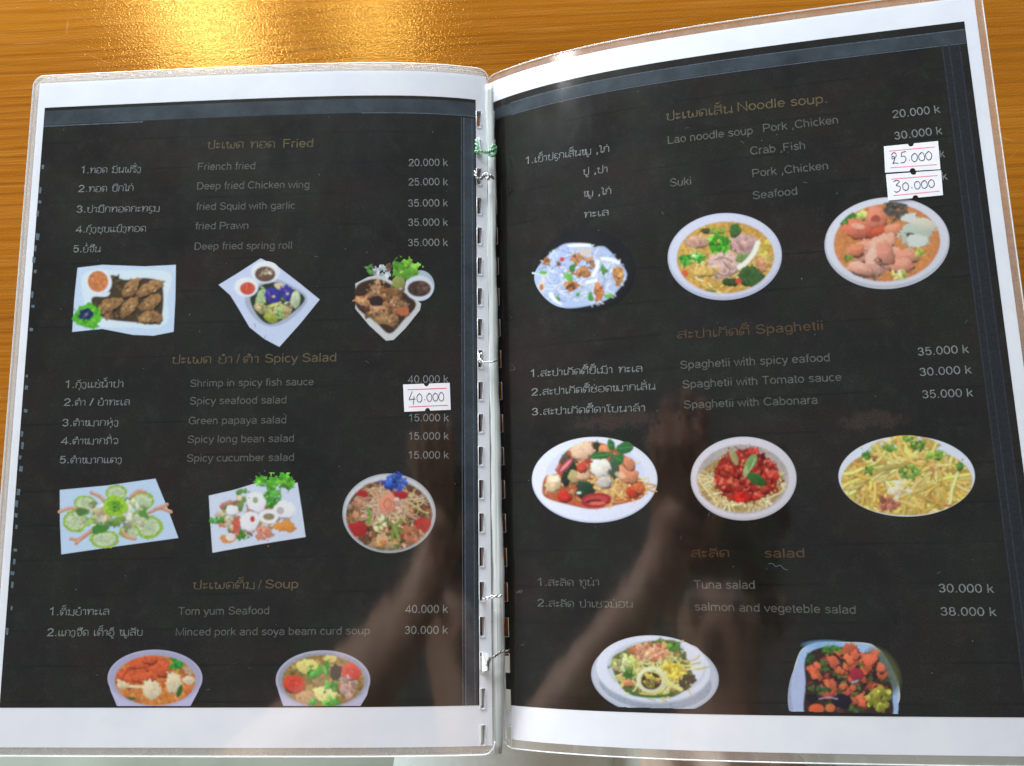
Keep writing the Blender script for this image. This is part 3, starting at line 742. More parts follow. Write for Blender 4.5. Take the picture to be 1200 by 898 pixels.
LINES = [
 # left page ------------------------------------------------
 ('L','section_heading',Tn,10.2,'ປະເພດ ທອດ',243,174.5,322,173.5),('L','section_heading',Tn,10.2,'Fried',332,173.5,367,172.8),
 ('L','dish_name',Wt,8.4,'1.ທອດ ມັນຝຣັ່ງ',95,203.5,165,202),('L','dish_name',Wt,8.4,'2.ທອດ ປີກໄກ່',91.4,225.5,156.4,224),
 ('L','dish_name',Wt,8.4,'3.ປາມຶກທອດກະທຽມ',89.6,249.5,187,248),('L','dish_name',Wt,8.4,'4.ກຸ້ງຊຸບແປ້ງທອດ',88,273,171,271.5),
 ('L','dish_name',Wt,8.4,'5.ຍໍ່ຈືນ',86,296,118,295.5),
 ('L','dish_translation',Dm,8.6,'Friench fried',232,199.8,299,198.6),('L','dish_translation',Dm,8.6,'Deep fried Chicken wing',231,222.4,362.5,220.5),
 ('L','dish_translation',Dm,8.6,'fried Squid with garlic',230,246.5,345.6,245),('L','dish_translation',Dm,8.6,'fried Prawn',229,269.3,291,268.5),
 ('L','dish_translation',Dm,8.6,'Deep fried spring roll',228,293,342,291.8),
 ('L','price',Wt,8.6,'20.000 k',478.7,195.2,525,194.8),('L','price',Wt,8.6,'25.000 k',478.5,217.8,525,217.4),
 ('L','price',Wt,8.6,'35.000 k',478.5,242.6,525,242.2),('L','price',Wt,8.6,'35.000 k',478.5,265.1,525,264.8),
 ('L','price',Wt,8.6,'35.000 k',478.2,288.8,525,288.5),
 ('L','section_heading',Tn,10.4,'ປະເພດ ຍຳ',201.4,426.3,272,425.6),('L','section_heading',Tn,10.4,'/',277,425.6,281,425.5),
 ('L','section_heading',Tn,10.4,'ຕຳ',285,425.5,303,425.3),('L','section_heading',Tn,10.4,'Spicy Salad',310.7,425.3,394,423.8),
 ('L','dish_name',Wt,8.8,'1.ກຸ້ງແຊ່ນ້ຳປາ',76.5,455,144.5,453.8),('L','dish_name',Wt,8.8,'2.ຕຳ / ຍຳທະເລ',74.5,475.8,152,475),
 ('L','dish_name',Wt,8.8,'3.ຕຳໝາກຫຸ່ງ',73,499.7,138.5,499),('L','dish_name',Wt,8.8,'4.ຕຳໝາກຖົ່ວ',71,521,138.5,520.4),
 ('L','dish_name',Wt,8.8,'5.ຕຳໝາກແຕງ',70,543.2,142.5,542.8),
 ('L','dish_translation',Dm,8.8,'Shrimp in spicy fish sauce',223,453.7,367.7,451.6),('L','dish_translation',Dm,8.8,'Spicy seafood salad',222.5,474.3,335.5,472.9),
 ('L','dish_translation',Dm,8.8,'Green papaya salad',221,497.5,335.5,496.3),('L','dish_translation',Dm,8.8,'Spicy long bean salad',220,519.3,344.5,518),
 ('L','dish_translation',Dm,8.8,'Spicy cucumber salad',219,541.3,344.5,540.2),
 ('L','price',Wt,8.8,'40.000 k',477.6,449,525.6,448.6),('L','price',Wt,8.8,'15.000 k',479.3,494.1,526,493.8),
 ('L','price',Wt,8.8,'15.000 k',479.1,515.6,526,515.3),('L','price',Wt,8.8,'15.000 k',478.8,537.8,526,537.5),
 ('L','section_heading',Tn,10.4,'ປະເພດຕົ້ມ',226,690.3,298.5,689.8),('L','section_heading',Tn,10.4,'/',302.5,690,306.5,690),('L','section_heading',Tn,10.4,'Soup',311,689.6,349.6,689.3),
 ('L','dish_name',Wt,9.2,'1.ຕົ້ມຍຳທະເລ',58,721.2,128,720.6),('L','dish_name',Wt,9.2,'2.ແກງຈືດ ເຕົ້າຮູ້ ໝູສັບ',55,745.6,167,744.8),
 ('L','dish_translation',Dm,9.2,'Tom yum Seafood',209,720.8,315.5,719.8),('L','dish_translation',Dm,9.2,'Minced pork and soya beam curd soup',206,745,433.5,743.4),
 ('L','price',Wt,9.4,'40.000 k',474.5,718.4,525,718.2),('L','price',Wt,9.4,'30.000 k',474.3,743,525,742.8),
 # right page -----------------------------------------------
 ('R','section_heading',Tn,10.8,'ປະເພດເສັ້ນ',780.6,141.6,859,132.2),('R','section_heading',Tn,10.8,'Noodle soup.',864.5,131,969,120.8),
 ('R','dish_name',Wt,8.6,'1.ເຂົ້າປຽກເສັ້ນໝູ ,ໄກ່',616,193,714,178.2),('R','dish_name',Wt,8.6,'ປູ ,ປາ',683.4,205.5,712,202),
 ('R','dish_name',Wt,8.6,'ໝູ ,ໄກ່',684,231,716.4,227.6),('R','dish_name',Wt,8.6,'ທະເລ',684.5,255.5,713.3,252.5),
 ('R','dish_translation',Dm,9.4,'Lao noodle soup',782.8,169,882.5,157.4),('R','dish_translation',Dm,9.4,'Pork ,Chicken',894.6,155.2,982.3,145),
 ('R','dish_translation',Dm,9.4,'Crab ,Fish',879.4,181.8,943.7,174.9),('R','dish_translation',Dm,9.4,'Suki',785.3,219,810,216.7),
 ('R','dish_translation',Dm,9.4,'Pork ,Chicken',882,208,970.6,198.6),('R','dish_translation',Dm,9.4,'Seafood',882.5,234,934.5,228.4),
 ('R','price',Wt,9.2,'20.000 k',1046,138.8,1102,132.4),('R','price',Wt,9.2,'30.000 k',1048.5,164,1104.5,157.4),
 ('R','price',Wt,9.2,'k',1102,185,1107.4,184.4),('R','price',Wt,9.2,'k',1104.8,211.3,1110.5,210.6),
 ('R','section_heading',Ru,11,'ສະປາເກັດຕີ້',794,397,879,392.5),('R','section_heading',Ru,11,'Spaghetii',886,391.6,964.5,386.6),
 ('R','dish_name',Wt,8.8,'1.ສະປາເກັດຕີ້ຂີ້ເມົາ ທະເລ',621.7,442.2,752.8,435.8),('R','dish_name',Wt,8.8,'2.ສະປາເກັດຕີ້ຊ່ອດໝາກເລັ່ນ',622.6,464,768.5,456.6),
 ('R','dish_name',Wt,8.8,'3.ສະປາເກັດຕີ້ຄາໂບນາລ້າ',623.3,487,755.9,482),
 ('R','dish_translation',Dm,9.6,'Spaghetii with spicy eafood',797.5,432.5,972.5,423.7),('R','dish_translation',Dm,9.6,'Spaghetii with Tomato sauce',800,455.2,986.5,446.5),
 ('R','dish_translation',Dm,9.6,'Spaghetii with Cabonara',801.7,479,958.5,473.4),
 ('R','price',Wt,9.6,'35.000 k',1075.8,417,1135.6,413.6),('R','price',Wt,9.6,'30.000 k',1078,440.9,1138.8,437.7),('R','price',Wt,9.6,'35.000 k',1081,467,1140.5,464.7),
 ('R','section_heading',Ru,11,'ສະລັດ',809.8,653.3,854.6,652.9),('R','section_heading',Ru,11,'salad',896.2,653.6,942.8,653.3),
 ('R','dish_name',Dm,9.2,'1.ສະລັດ ທູນ່າ',630.3,686.7,702.2,686.3),('R','dish_name',Dm,9.2,'2.ສະລັດ ປາເຊວມ່ອນ',629.6,710.8,742.3,712),
 ('R','dish_translation',Dm,10,'Tuna salad',813.3,689.8,884.7,690.2),('R','dish_translation',Dm,10,'salmon and vegeteble salad',814.3,715.4,1003,719.4),
 ('R','price',Wt,10.2,'30.000 k',1100.3,694.2,1165,694.8),('R','price',Wt,10.2,'38.000 k',1102.7,721.4,1167.8,722),
]
for (sd, nm, mt, cap, tx, a, b, c, d) in LINES:
    write(sd, pageL if sd == 'L' else pageR, tx, a, b, c, d, cap, mt, nm)

# ------------------------------------------------------------------ the printed food photographs
class Dish:
    """paints a small picture point by point on a grid that becomes a mesh with printed colours"""
    K = 1.5
    def __init__(s, box, off, sc, seed=1):
        s.off = off; s.sc = sc; s.r = random.Random(seed)
        x0, y0, x1, y1 = box; s.x0, s.y0 = off[0] + x0 / sc, off[1] + y0 / sc
        x1, y1 = off[0] + x1 / sc, off[1] + y1 / sc
        nx = int((x1 - s.x0) * s.K) + 2; ny = int((y1 - s.y0) * s.K) + 2
        s.X, s.Y = np.meshgrid((s.x0 + np.arange(nx) / s.K - off[0]) * sc, (s.y0 + np.arange(ny) / s.K - off[1]) * sc)
        s.C = np.zeros((ny, nx, 3)); s.A = np.zeros((ny, nx)); s.px = sc / s.K
        s.rng = np.random.default_rng(seed)
        g = s.rng.random((ny, nx)); s.N = g
        for _ in range(2):
            s.N = (s.N + np.roll(s.N, 1, 0) + np.roll(s.N, -1, 0) + np.roll(s.N, 1, 1) + np.roll(s.N, -1, 1)) / 5
        s.N = (s.N - .5) * 3.2; s.clip = None
        def smooth_noise(step):
            g = s.rng.standard_normal((int(ny / step) + 3, int(nx / step) + 3))
            yy = np.arange(ny) / step; xx = np.arange(nx) / step; a = yy.astype(int); b = xx.astype(int)
            fy = (yy - a)[:, None]; fx = (xx - b)[None, :]; fy = fy * fy * (3 - 2 * fy); fx = fx * fx * (3 - 2 * fx)
            return (g[a][:, b] * (1 - fy) + g[a + 1][:, b] * fy) * (1 - fx) + (g[a][:, b + 1] * (1 - fy) + g[a + 1][:, b + 1] * fy) * fx
        s.W = smooth_noise(5.0) * .7 + smooth_noise(2.4) * .5; s.T = smooth_noise(2.0) * .6 + smooth_noise(4.0) * .5
    def win(s, x0, y0, x1, y1):
        i0 = max(0, int((x0 - s.X[0, 0]) / s.px) - 2); i1 = min(s.X.shape[1], int((x1 - s.X[0, 0]) / s.px) + 3)
        j0 = max(0, int((y0 - s.Y[0, 0]) / s.px) - 2); j1 = min(s.X.shape[0], int((y1 - s.Y[0, 0]) / s.px) + 3)
        return slice(j0, max(j0, j1)), slice(i0, max(i0, i1))
    def put(s, w, m, col, op=1.0, tex=.15, shade=None):
        if m.size == 0: return
        m = np.clip(m, 0, 1) * op
        if s.clip is not None: m = m * s.clip[w]
        if min(col) > 160: tex *= .25
        g = sum(col) / 3; col = tuple(q * .87 + g * .13 for q in col)
        c = np.array(lin(col))[None, None, :] * (1 + tex * s.N[w][..., None] + tex * .55 * s.T[w][..., None])
        if shade is not None: c = c * shade[..., None]
        c = np.clip(c, .003, .80)
        a = s.A[w]; m3 = m[..., None]
        s.C[w] = np.where((a > .02)[..., None], s.C[w] * (1 - m3) + c * m3, c)
        s.A[w] = np.maximum(a, m)
    def ell(s, cx, cy, rx, ry, col, rot=0, op=1, tex=.15, wob=.0, soft=1.0, lit=0.0, ring=0):
        R = max(rx, ry) * 1.2 + 3 * s.px
        w = s.win(cx - R, cy - R, cx + R, cy + R); X = s.X[w] - cx; Y = s.Y[w] - cy
        a = math.radians(rot); c, sn = math.cos(a), math.sin(a)
        u = (X * c + Y * sn) / rx; v = (-X * sn + Y * c) / ry
        d = np.sqrt(u * u + v * v) + 1e-6
        if wob:
            t = np.arctan2(v, u); p = s.r.random() * 6.28
            d = d * (1 + wob * (np.sin(2 * t + p) * .45 + np.sin(3 * t + 2 * p) * .35) + wob * 1.1 * s.W[w])
        e = (1 - d) * min(rx, ry) / (s.px * soft)
        m = e + .5
        if ring: m = np.minimum(m, (d - 1) * min(rx, ry) / s.px + ring / s.px + .5)
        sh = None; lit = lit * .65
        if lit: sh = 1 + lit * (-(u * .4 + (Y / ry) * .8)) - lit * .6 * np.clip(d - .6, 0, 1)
        s.put(w, m, col, op, tex, sh)
    def poly(s, pts, col, op=1, tex=.12, smooth=True, rnd=None):
        P = np.array(crom(list(pts) + [pts[0]], 6) if smooth else list(pts) + [pts[0]], float)
        w = s.win(P[:, 0].min(), P[:, 1].min(), P[:, 0].max(), P[:, 1].max()); X = s.X[w]; Y = s.Y[w]
        ins = np.zeros(X.shape, bool); dm = np.full(X.shape, 1e9)
        for (xa, ya), (xb, yb) in zip(P[:-1], P[1:]):
            if ya != yb:
                c = ((ya > Y) != (yb > Y)) & (X < (xb - xa) * (Y - ya) / (yb - ya) + xa); ins ^= c
            L2 = (xb - xa) ** 2 + (yb - ya) ** 2 + 1e-9
            t = np.clip(((X - xa) * (xb - xa) + (Y - ya) * (yb - ya)) / L2, 0, 1)
            dm = np.minimum(dm, np.hypot(X - xa - t * (xb - xa), Y - ya - t * (yb - ya)))
        s.put(w, np.where(ins, dm, -dm) / s.px + .5, col, op, tex)
    def stroke(s, pts, wd, col, op=1, tex=.1, lit=.25):
        lit *= .7
        P = np.array(crom(pts, 4), float)
        w = s.win(P[:, 0].min() - wd, P[:, 1].min() - wd, P[:, 0].max() + wd, P[:, 1].max() + wd); X = s.X[w]; Y = s.Y[w]
        if X.size == 0: return
        dm = np.full(X.shape, 1e9)
        for (xa, ya), (xb, yb) in zip(P[:-1], P[1:]):
            L2 = (xb - xa) ** 2 + (yb - ya) ** 2 + 1e-9
            t = np.clip(((X - xa) * (xb - xa) + (Y - ya) * (yb - ya)) / L2, 0, 1)
            dm = np.minimum(dm, np.hypot(X - xa - t * (xb - xa), Y - ya - t * (yb - ya)))
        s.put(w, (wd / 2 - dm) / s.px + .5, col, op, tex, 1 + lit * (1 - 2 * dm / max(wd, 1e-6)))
    def var(s, col, v=.18):
        k = 1 + s.r.uniform(-v, v)
        return tuple(min(255, max(0, c * k * (1 + s.r.uniform(-v, v) * .35))) for c in col)
    def rp(s, cx, cy, rx, ry):
        a = s.r.random() * 6.283; q = math.sqrt(s.r.random()); return cx + rx * q * math.cos(a), cy + ry * q * math.sin(a)
    def bits(s, cx, cy, rx, ry, n, size, cols, v=.2, asp=.35, lit=.35, wob=.25, op=1):
        for _ in range(int(n * 1.5)):
            x, y = s.rp(cx, cy, rx, ry); z = size * s.r.uniform(.35, 1.2)
            s.ell(x, y, z, z * s.r.uniform(asp, 1), s.var(s.r.choice(cols), v), s.r.uniform(0, 180), op=op, wob=wob, lit=lit)
    def noodles(s, cx, cy, rx, ry, n, wd, cols, ln=60, v=.15, curl=.7, under=None):
        wd *= .62; ln *= 1.25
        for _ in range(int(n * 1.7)):
            x, y = s.rp(cx, cy, rx, ry); a = s.r.random() * 6.283; pts = [(x, y)]
            k = s.r.uniform(-.9, .9) * curl
            for _ in range(5):
                a += k + s.r.uniform(-.35, .35); x += ln / 5 * math.cos(a); y += ln / 5 * math.sin(a) * .8; pts.append((x, y))
            c = s.var(s.r.choice(cols), v)
            s.stroke([(p[0] + wd * .3, p[1] + wd * .45) for p in pts], wd, tuple(q * .66 for q in c), .55)
            s.stroke(pts, wd, c)
    def clip_ell(s, cx, cy, rx, ry, rot=0):
        a = math.radians(rot); X = s.X - cx; Y = s.Y - cy
        u = (X * math.cos(a) + Y * math.sin(a)) / rx; v = (-X * math.sin(a) + Y * math.cos(a)) / ry
        s.clip = np.clip((1 - np.sqrt(u * u + v * v)) * min(rx, ry) / s.px + .5, 0, 1)
    def dull(s, cx, cy, rx, ry, k):
        """broad tonal change inside the printed picture"""
        d = np.sqrt(((s.X - cx) / rx) ** 2 + ((s.Y - cy) / ry) ** 2)
        s.C *= (1 + (k - 1) * np.clip(1.3 - d, 0, 1))[..., None]
    def build(s, side, parent, label, cut=None):
        A = s.A.copy()
        ny, nx = A.shape
        PX = s.off[0] + s.X / s.sc; PY = s.off[1] + s.Y / s.sc
        if cut is not None: A[PY > cut(PX)] = 0
        Cc = s.C.copy()
        # slight softness of a cheap print
        for _ in range(4):
            k = A[..., None]
            num = Cc * k * 2; den = k * 2
            for ax, dd in ((0, 1), (0, -1), (1, 1), (1, -1)):
                num = num + np.roll(Cc * k, dd, ax) * .6; den = den + np.roll(k, dd, ax) * .6
            Cc = np.where(k > .02, num / (den + 1e-6), Cc)
        if cut is None:
            use = A > .02
            cell = use[:-1, :-1] | use[1:, :-1] | use[:-1, 1:] | use[1:, 1:]
        else:
            use = A > .02
            cell = use[:-1, :-1] | use[1:, :-1] | use[:-1, 1:] | use[1:, 1:]
            cell &= (PY[1:, :-1] <= cut(PX[1:, :-1]))
        # spread colour outwards one ring so that edges blend, not darken
        for ax, dd in ((0, 1), (0, -1), (1, 1), (1, -1)):
            e = (A <= .02) & (np.roll(A, dd, ax) > .02); Cc[e] = np.roll(Cc, dd, ax)[e]
        u, v = INV[side](PX.ravel(), PY.ravel())
        idx = np.arange(nx * ny).reshape(ny, nx)
        jj, ii = np.nonzero(cell)
        q = np.stack([idx[jj + 1, ii], idx[jj + 1, ii + 1], idx[jj, ii + 1], idx[jj, ii]], -1)
        used = np.unique(q); rem = np.full(nx * ny, -1); rem[used] = np.arange(len(used)); q = rem[q]
        P = surf(side, u[used], v[used], 0, .10) * MM
        me = bpy.data.meshes.new('food_photo')
        me.vertices.add(len(used)); me.vertices.foreach_set('co', P.astype(np.float32).ravel())
        me.loops.add(q.size); me.loops.foreach_set('vertex_index', q.ravel().astype(np.int32))
        me.polygons.add(len(q)); me.polygons.foreach_set('loop_start', (np.arange(len(q)) * 4).astype(np.int32))
        me.update(calc_edges=True)
        ca = me.color_attributes.new('Print', 'FLOAT_COLOR', 'POINT')
        rgba = np.concatenate([Cc.reshape(-1, 3)[used], A.reshape(-1, 1)[used]], 1)
        ca.data.foreach_set('color', rgba.astype(np.float32).ravel())
        me.materials.append(MAT['food' + side]); me.shade_smooth()
        o = bpy.data.objects.new('food_photo', me); COL.objects.link(o); o.parent = parent
        add_uv(o, u[used], v[used]); o['label'] = label
        return o
G1 = (92, 178, 40); G2 = (60, 120, 45); G3 = (120, 165, 60)
cutL = lambda X: 827.8 + 0 * X
cutR = lambda X: 826 + (X - 597) * .0243

# fried pieces on a square plate
d = Dish((100, 80, 750, 540), (60, 290), 5, 1)
d.poly([(155,120),(300,103),(550,112),(731,103),(728,300),(718,495),(600,518),(480,513),(300,478),(124,496),(136,300)], (192,212,244), smooth=False)
d.poly([(200,150),(420,135),(690,150),(680,300),(665,455),(450,470),(250,450),(190,300)], (210,224,248))
d.poly([(350,165),(430,190),(560,180),(650,220),(650,400),(600,440),(430,435),(300,410),(240,330),(250,290),(340,280)], (74,58,36))
d.bits(370, 215, 55, 45, 14, 14, [(60,55,30),(95,75,45),(45,50,30)])
for x, y, a, l in ((465,238,-50,70),(575,240,-28,82),(345,335,-20,70),(458,348,-48,72),(580,325,-25,72),(580,410,-5,75)):
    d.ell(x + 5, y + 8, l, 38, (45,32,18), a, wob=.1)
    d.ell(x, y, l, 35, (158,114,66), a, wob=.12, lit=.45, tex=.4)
    for _ in range(9):
        q = d.rp(x, y, l * .6, 20); d.ell(q[0], q[1], 11, 6, d.var((190,145,90)), d.r.uniform(-60, 20), op=.7)
        q = d.rp(x, y, l * .6, 24); d.ell(q[0], q[1], 9, 5, d.var((105,70,38)), d.r.uniform(-60, 20), op=.7)
d.bits(330, 400, 60, 22, 16, 12, [(150,105,65),(110,80,45),(170,120,80)])
d.ell(280, 207, 76, 76, (222,226,238), lit=.1); d.ell(275, 200, 60, 62, (208,124,66), tex=.3); d.bits(275, 200, 42, 42, 16, 8, [(225,140,70),(190,100,55)], op=.7)
d.ell(215, 405, 80, 74, (84,184,30), wob=.10, tex=.4); d.bits(215, 405, 62, 58, 30, 13, [(120,215,50),(60,150,25),(95,190,35)], lit=.2)
d.ell(208, 392, 42, 38, (26,42,92), wob=.14); d.bits(208, 392, 24, 22, 6, 9, [(50,70,130),(20,30,60)]); d.ell(207, 393, 9, 8, (120,130,120))
d.build('L', pageL, 'printed photo of fried rolls on a white square plate')

# spring rolls on a kite-shaped plate
d = Dish((50, 40, 550, 475), (240, 290), 4, 2)
d.poly([(65,176),(160,118),(262,52),(345,92),(440,165),(539,245),(450,355),(350,467),(280,430),(210,375),(160,290),(120,225)], (197,207,240), smooth=False)
d.poly([(190,232),(300,150),(390,170),(482,242),(400,340),(310,372),(230,330)], (168,178,196)); d.poly([(215,225),(300,165),(390,185),(470,243),(380,330),(300,360),(240,310)], (44,58,42))
for x, y, l, w2, a, c in ((265,235,42,24,-70,(165,190,130)),(270,290,40,22,30,(190,165,110)),(340,290,48,30,10,(198,196,116)),(425,245,24,40,0,(190,200,160)),(310,332,34,22,25,(160,168,60)),(385,300,36,20,-60,(205,170,120)),(355,185,30,16,20,(205,185,150)),(352,310,20,26,0,(160,200,110))):
    d.ell(x, y, l, w2, c, a, lit=.4, wob=.08, tex=.3)
d.bits(330, 280, 80, 55, 26, 9, [(110,150,60),(205,205,160),(90,110,50)], op=.8)
for x, y, rx, ry in ((318,226,38,36),(383,213,28,37)):
    d.ell(x, y, rx, ry, (54,52,160), wob=.12, lit=.35); d.bits(x, y, rx * .6, ry * .6, 7, 10, [(80,90,200),(50,40,130),(110,60,160)]); d.ell(x + 5, y + 5, 7, 6, (200,190,140))
d.ell(285, 117, 68, 52, (224,228,242), lit=.1); d.ell(283, 126, 48, 36, (112,78,64)); d.bits(290, 120, 28, 20, 12, 8, [(200,180,150),(150,120,95)])
d.ell(195, 187, 56, 46, (226,230,244), lit=.1); d.ell(201, 193, 36, 30, (214,84,56), tex=.3)
d.build('L', pageL, 'printed photo of spring rolls with purple flowers on a kite-shaped plate')

# fried pieces in a tilted tray
d = Dish((690, 40, 1090, 450), (240, 290), 4, 3)
d.ell(1008, 180, 68, 72, (176,194,206)); d.bits(940, 105, 62, 42, 60, 17, [(104,172,44),(80,150,36),(140,200,70)], wob=.35, lit=.3)
d.bits(775, 105, 22, 20, 12, 10, [(70,130,50),(100,160,70)]); d.bits(830, 118, 42, 28, 26, 12, [(205,212,222),(180,190,200)]); d.bits(858, 90, 14, 22, 6, 9, [(120,80,60)])
d.poly([(706,170),(765,140),(815,130),(880,160),(960,215),(1014,265),(1008,295),(940,380),(885,434),(850,438),(770,365),(706,288)], (206,206,206), smooth=False)
d.poly([(712,182),(800,148),(880,178),(990,262),(930,345),(866,405),(800,350),(712,280)], (66,42,30))
d.bits(843, 268, 98, 82, 70, 20, [(160,112,66),(140,92,50),(186,132,84),(105,66,38),(120,76,48)], lit=.5, wob=.3)
for x, y in ((748,250),(800,208),(890,255),(930,280),(868,340),(806,298)):
    d.ell(x, y, 34, 27, d.var((184,134,86)), d.r.uniform(0, 90), wob=.25, lit=.5, tex=.5); d.bits(x, y, 24, 18, 8, 8, [(210,160,110),(130,85,50)])
d.ell(805, 252, 34, 26, (56,34,34), wob=.1, lit=.3); d.ell(930, 300, 28, 24, (196,108,62), wob=.2)
d.ell(908, 165, 31, 29, (150,158,74), lit=.3); d.ell(1004, 190, 66, 58, (214,220,230)); d.ell(1005, 194, 55, 38, (82,58,50), tex=.4); d.bits(1005, 194, 40, 26, 12, 8, [(110,80,66),(60,40,36)])
d.build('L', pageL, 'printed photo of fried chicken pieces in a tray with lettuce and dipping sauce')

# cucumber and shrimp plate
d = Dish((80, 90, 780, 540), (50, 540), 4.8, 4)
d.poly([(97,165),(360,140),(635,101),(700,260),(764,435),(430,480),(106,527),(98,340)], (184,208,232), smooth=False)
for x, y, rx, ry in ((185,340,72,64),(350,442,84,52),(595,372,84,66),(415,180,62,44),(560,228,72,52),(240,240,66,44),(490,400,60,40)):
    d.ell(x, y, rx, ry, (150,190,60), wob=.05, tex=.3); d.ell(x, y, rx * .78, ry * .74, (190,206,160), tex=.3); d.ell(x, y + 4, rx * .45, ry * .4, (170,190,150), op=.6)
d.bits(400, 300, 190, 85, 90, 22, [(196,196,150),(150,170,90),(206,176,120),(110,150,60),(205,212,190)], lit=.3, op=.9)
for p in ([(95,288),(150,268),(215,272)],[(160,440),(215,440),(285,385)],[(600,292),(660,268),(722,288)],[(640,272),(700,246)],[(275,180),(320,200),(345,225)],[(500,200),(540,170),(575,178)],[(450,400),(480,430),(520,440)],[(190,465),(230,425),(275,400)]):
    d.stroke(p, 20, (190,128,96), lit=.4); d.stroke([(a, b - 5) for a, b in p], 5, (225,180,150))
d.ell(320, 385, 45, 30, (70,140,50), wob=.2); d.ell(215, 290, 30, 24, (80,130,60), wob=.2); d.ell(570, 300, 25, 25, (90,150,60), wob=.2)
d.ell(410, 258, 66, 62, (156,204,44), wob=.06, tex=.3); d.ell(408, 255, 40, 36, (120,180,40), wob=.15); d.bits(410, 258, 26, 24, 10, 9, [(70,130,36),(90,150,40)])
d.build('L', pageL, 'printed photo of shrimp with cucumber rings on a white plate')

# squid and seafood salad
d = Dish((35, 45, 430, 365), (230, 540), 3.243, 5)
d.poly([(48,133),(140,112),(225,86),(385,84),(402,190),(416,290),(240,318),(62,350),(54,240)], (204,214,238), smooth=False)
d.bits(215, 210, 135, 75, 100, 15, [(206,150,112),(190,170,140),(120,150,70),(220,190,160),(180,110,80)], lit=.35)
d.bits(305, 82, 72, 20, 46, 15, [(80,172,34),(60,140,30),(110,200,50)], wob=.35); d.bits(285, 140, 34, 34, 26, 13, [(60,150,40),(90,170,50)]); d.bits(82, 226, 28, 14, 12, 9, [(70,150,40)]); d.bits(175, 290, 30, 14, 10, 10, [(70,140,40)]); d.bits(185, 118, 26, 8, 6, 9, [(90,150,60)])
for x, y, rx, ry in ((228,156,36,38),(202,230,38,36),(336,186,40,32),(136,188,22,20)):
    d.ell(x, y + 4, rx, ry, (150,150,160), wob=.08); d.ell(x, y, rx, ry, (232,232,242), wob=.08, lit=.15)
d.ell(275, 212, 37, 27, (232,232,238)); d.ell(276, 213, 22, 13, (150,130,100)); d.ell(320, 190, 14, 14, (190,180,170)); d.ell(225, 150, 10, 12, (150,170,120))
d.ell(336, 250, 38, 22, (226,146,54), wob=.15, lit=.3); d.ell(120, 297, 30, 18, (222,146,66), wob=.1); d.ell(130, 290, 18, 15, (226,216,210))
d.ell(153, 250, 14, 32, (214,92,74), wob=.2); d.ell(214, 222, 9, 12, (206,50,46)); d.ell(258, 275, 34, 27, (218,140,116), wob=.2, lit=.3); d.bits(258, 275, 22, 18, 8, 7, [(235,170,150),(190,100,80)])
d.build('L', pageL, 'printed photo of squid and seafood salad on a white plate')

# papaya salad bowl
d = Dish((540, 35, 925, 365), (230, 540), 3.243, 6)
d.ell(733, 200, 177, 151, (176,182,186), lit=.15); d.ell(733, 198, 170, 143, (206,210,214)); d.ell(733, 207, 164, 134, (112,70,48), tex=.4)
d.clip_ell(733, 205, 166, 138)
d.bits(733, 215, 160, 125, 190, 13, [(150,96,62),(190,140,100),(120,60,40),(96,110,50),(212,172,132),(170,80,50)], lit=.4)
d.noodles(740, 160, 105, 62, 80, 5, [(228,180,150),(214,150,120),(226,200,160),(200,190,120)], 60)
for x, y, rx, ry in ((613,258,36,32),(862,246,36,26),(775,130,34,18),(630,125,22,14)): d.ell(x, y, rx, ry, (188,36,34), wob=.12, lit=.35)
d.bits(600, 185, 18, 40, 6, 17, [(190,130,90)]); d.bits(820, 280, 40, 30, 10, 15, [(176,110,70)]); d.bits(720, 310, 60, 16, 10, 15, [(206,140,80),(200,170,120)])
for p in ([(650,180),(662,210),(655,235)],[(700,210),(740,240),(780,270)],[(780,225),(750,260),(745,300)],[(750,250),(762,275),(770,300)],[(700,240),(690,255)]): d.stroke(p, 13, d.var((126,146,62)))
d.bits(695, 245, 22, 30, 9, 12, [(226,210,150)]); d.ell(706, 290, 18, 14, (220,180,130), wob=.2)
d.clip = None
d.ell(728, 162, 35, 38, (236,146,112), wob=.1, lit=.3); d.ell(728, 165, 18, 22, (214,120,90), wob=.1, ring=7); d.bits(768, 165, 14, 26, 6, 10, [(232,186,160)])
d.bits(755, 84, 36, 22, 26, 14, [(48,92,200),(60,110,220),(30,60,160)], wob=.35); d.ell(752, 80, 10, 6, (25,45,120))
d.build('L', pageL, 'printed photo of papaya salad in a white bowl with a blue flower')

# crab tom yum bowl
d = Dish((490, 270, 965, 575), (0, 690), 4, 7)
d.poly([(505,425),(520,480),(560,575),(880,575),(930,480),(948,420)], (190,186,220), smooth=False)
d.ell(727, 420, 222, 134, (180,176,210)); d.ell(727, 418, 214, 126, (166,164,196)); d.ell(728, 430, 190, 118, (216,128,48), tex=.3)
d.clip_ell(728, 430, 190, 118)
d.bits(728, 430, 180, 110, 60, 22, [(226,140,60),(206,100,40),(232,170,90),(190,90,40)], op=.7)
for x, y, rx, ry, a in ((620,395,80,36,-25),(745,365,72,42,20),(665,345,60,24,-15),(600,430,46,22,40),(680,415,60,22,0),(700,330,40,18,0)):
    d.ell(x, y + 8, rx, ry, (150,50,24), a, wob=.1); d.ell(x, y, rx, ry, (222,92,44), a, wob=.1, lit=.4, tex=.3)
d.stroke([(555,430),(600,455),(680,460)], 14, (235,200,150)); d.stroke([(610,370),(575,420),(600,450)], 12, (190,70,34))
for x, y, rx, ry in ((712,475,44,46),(816,445,38,50),(885,430,28,20),(570,450,20,18)): d.ell(x, y, rx, ry, (224,208,168), wob=.14, lit=.4); d.bits(x, y, rx * .6, ry * .6, 3, 16, [(226,212,176),(212,190,146)], .08, op=.6)
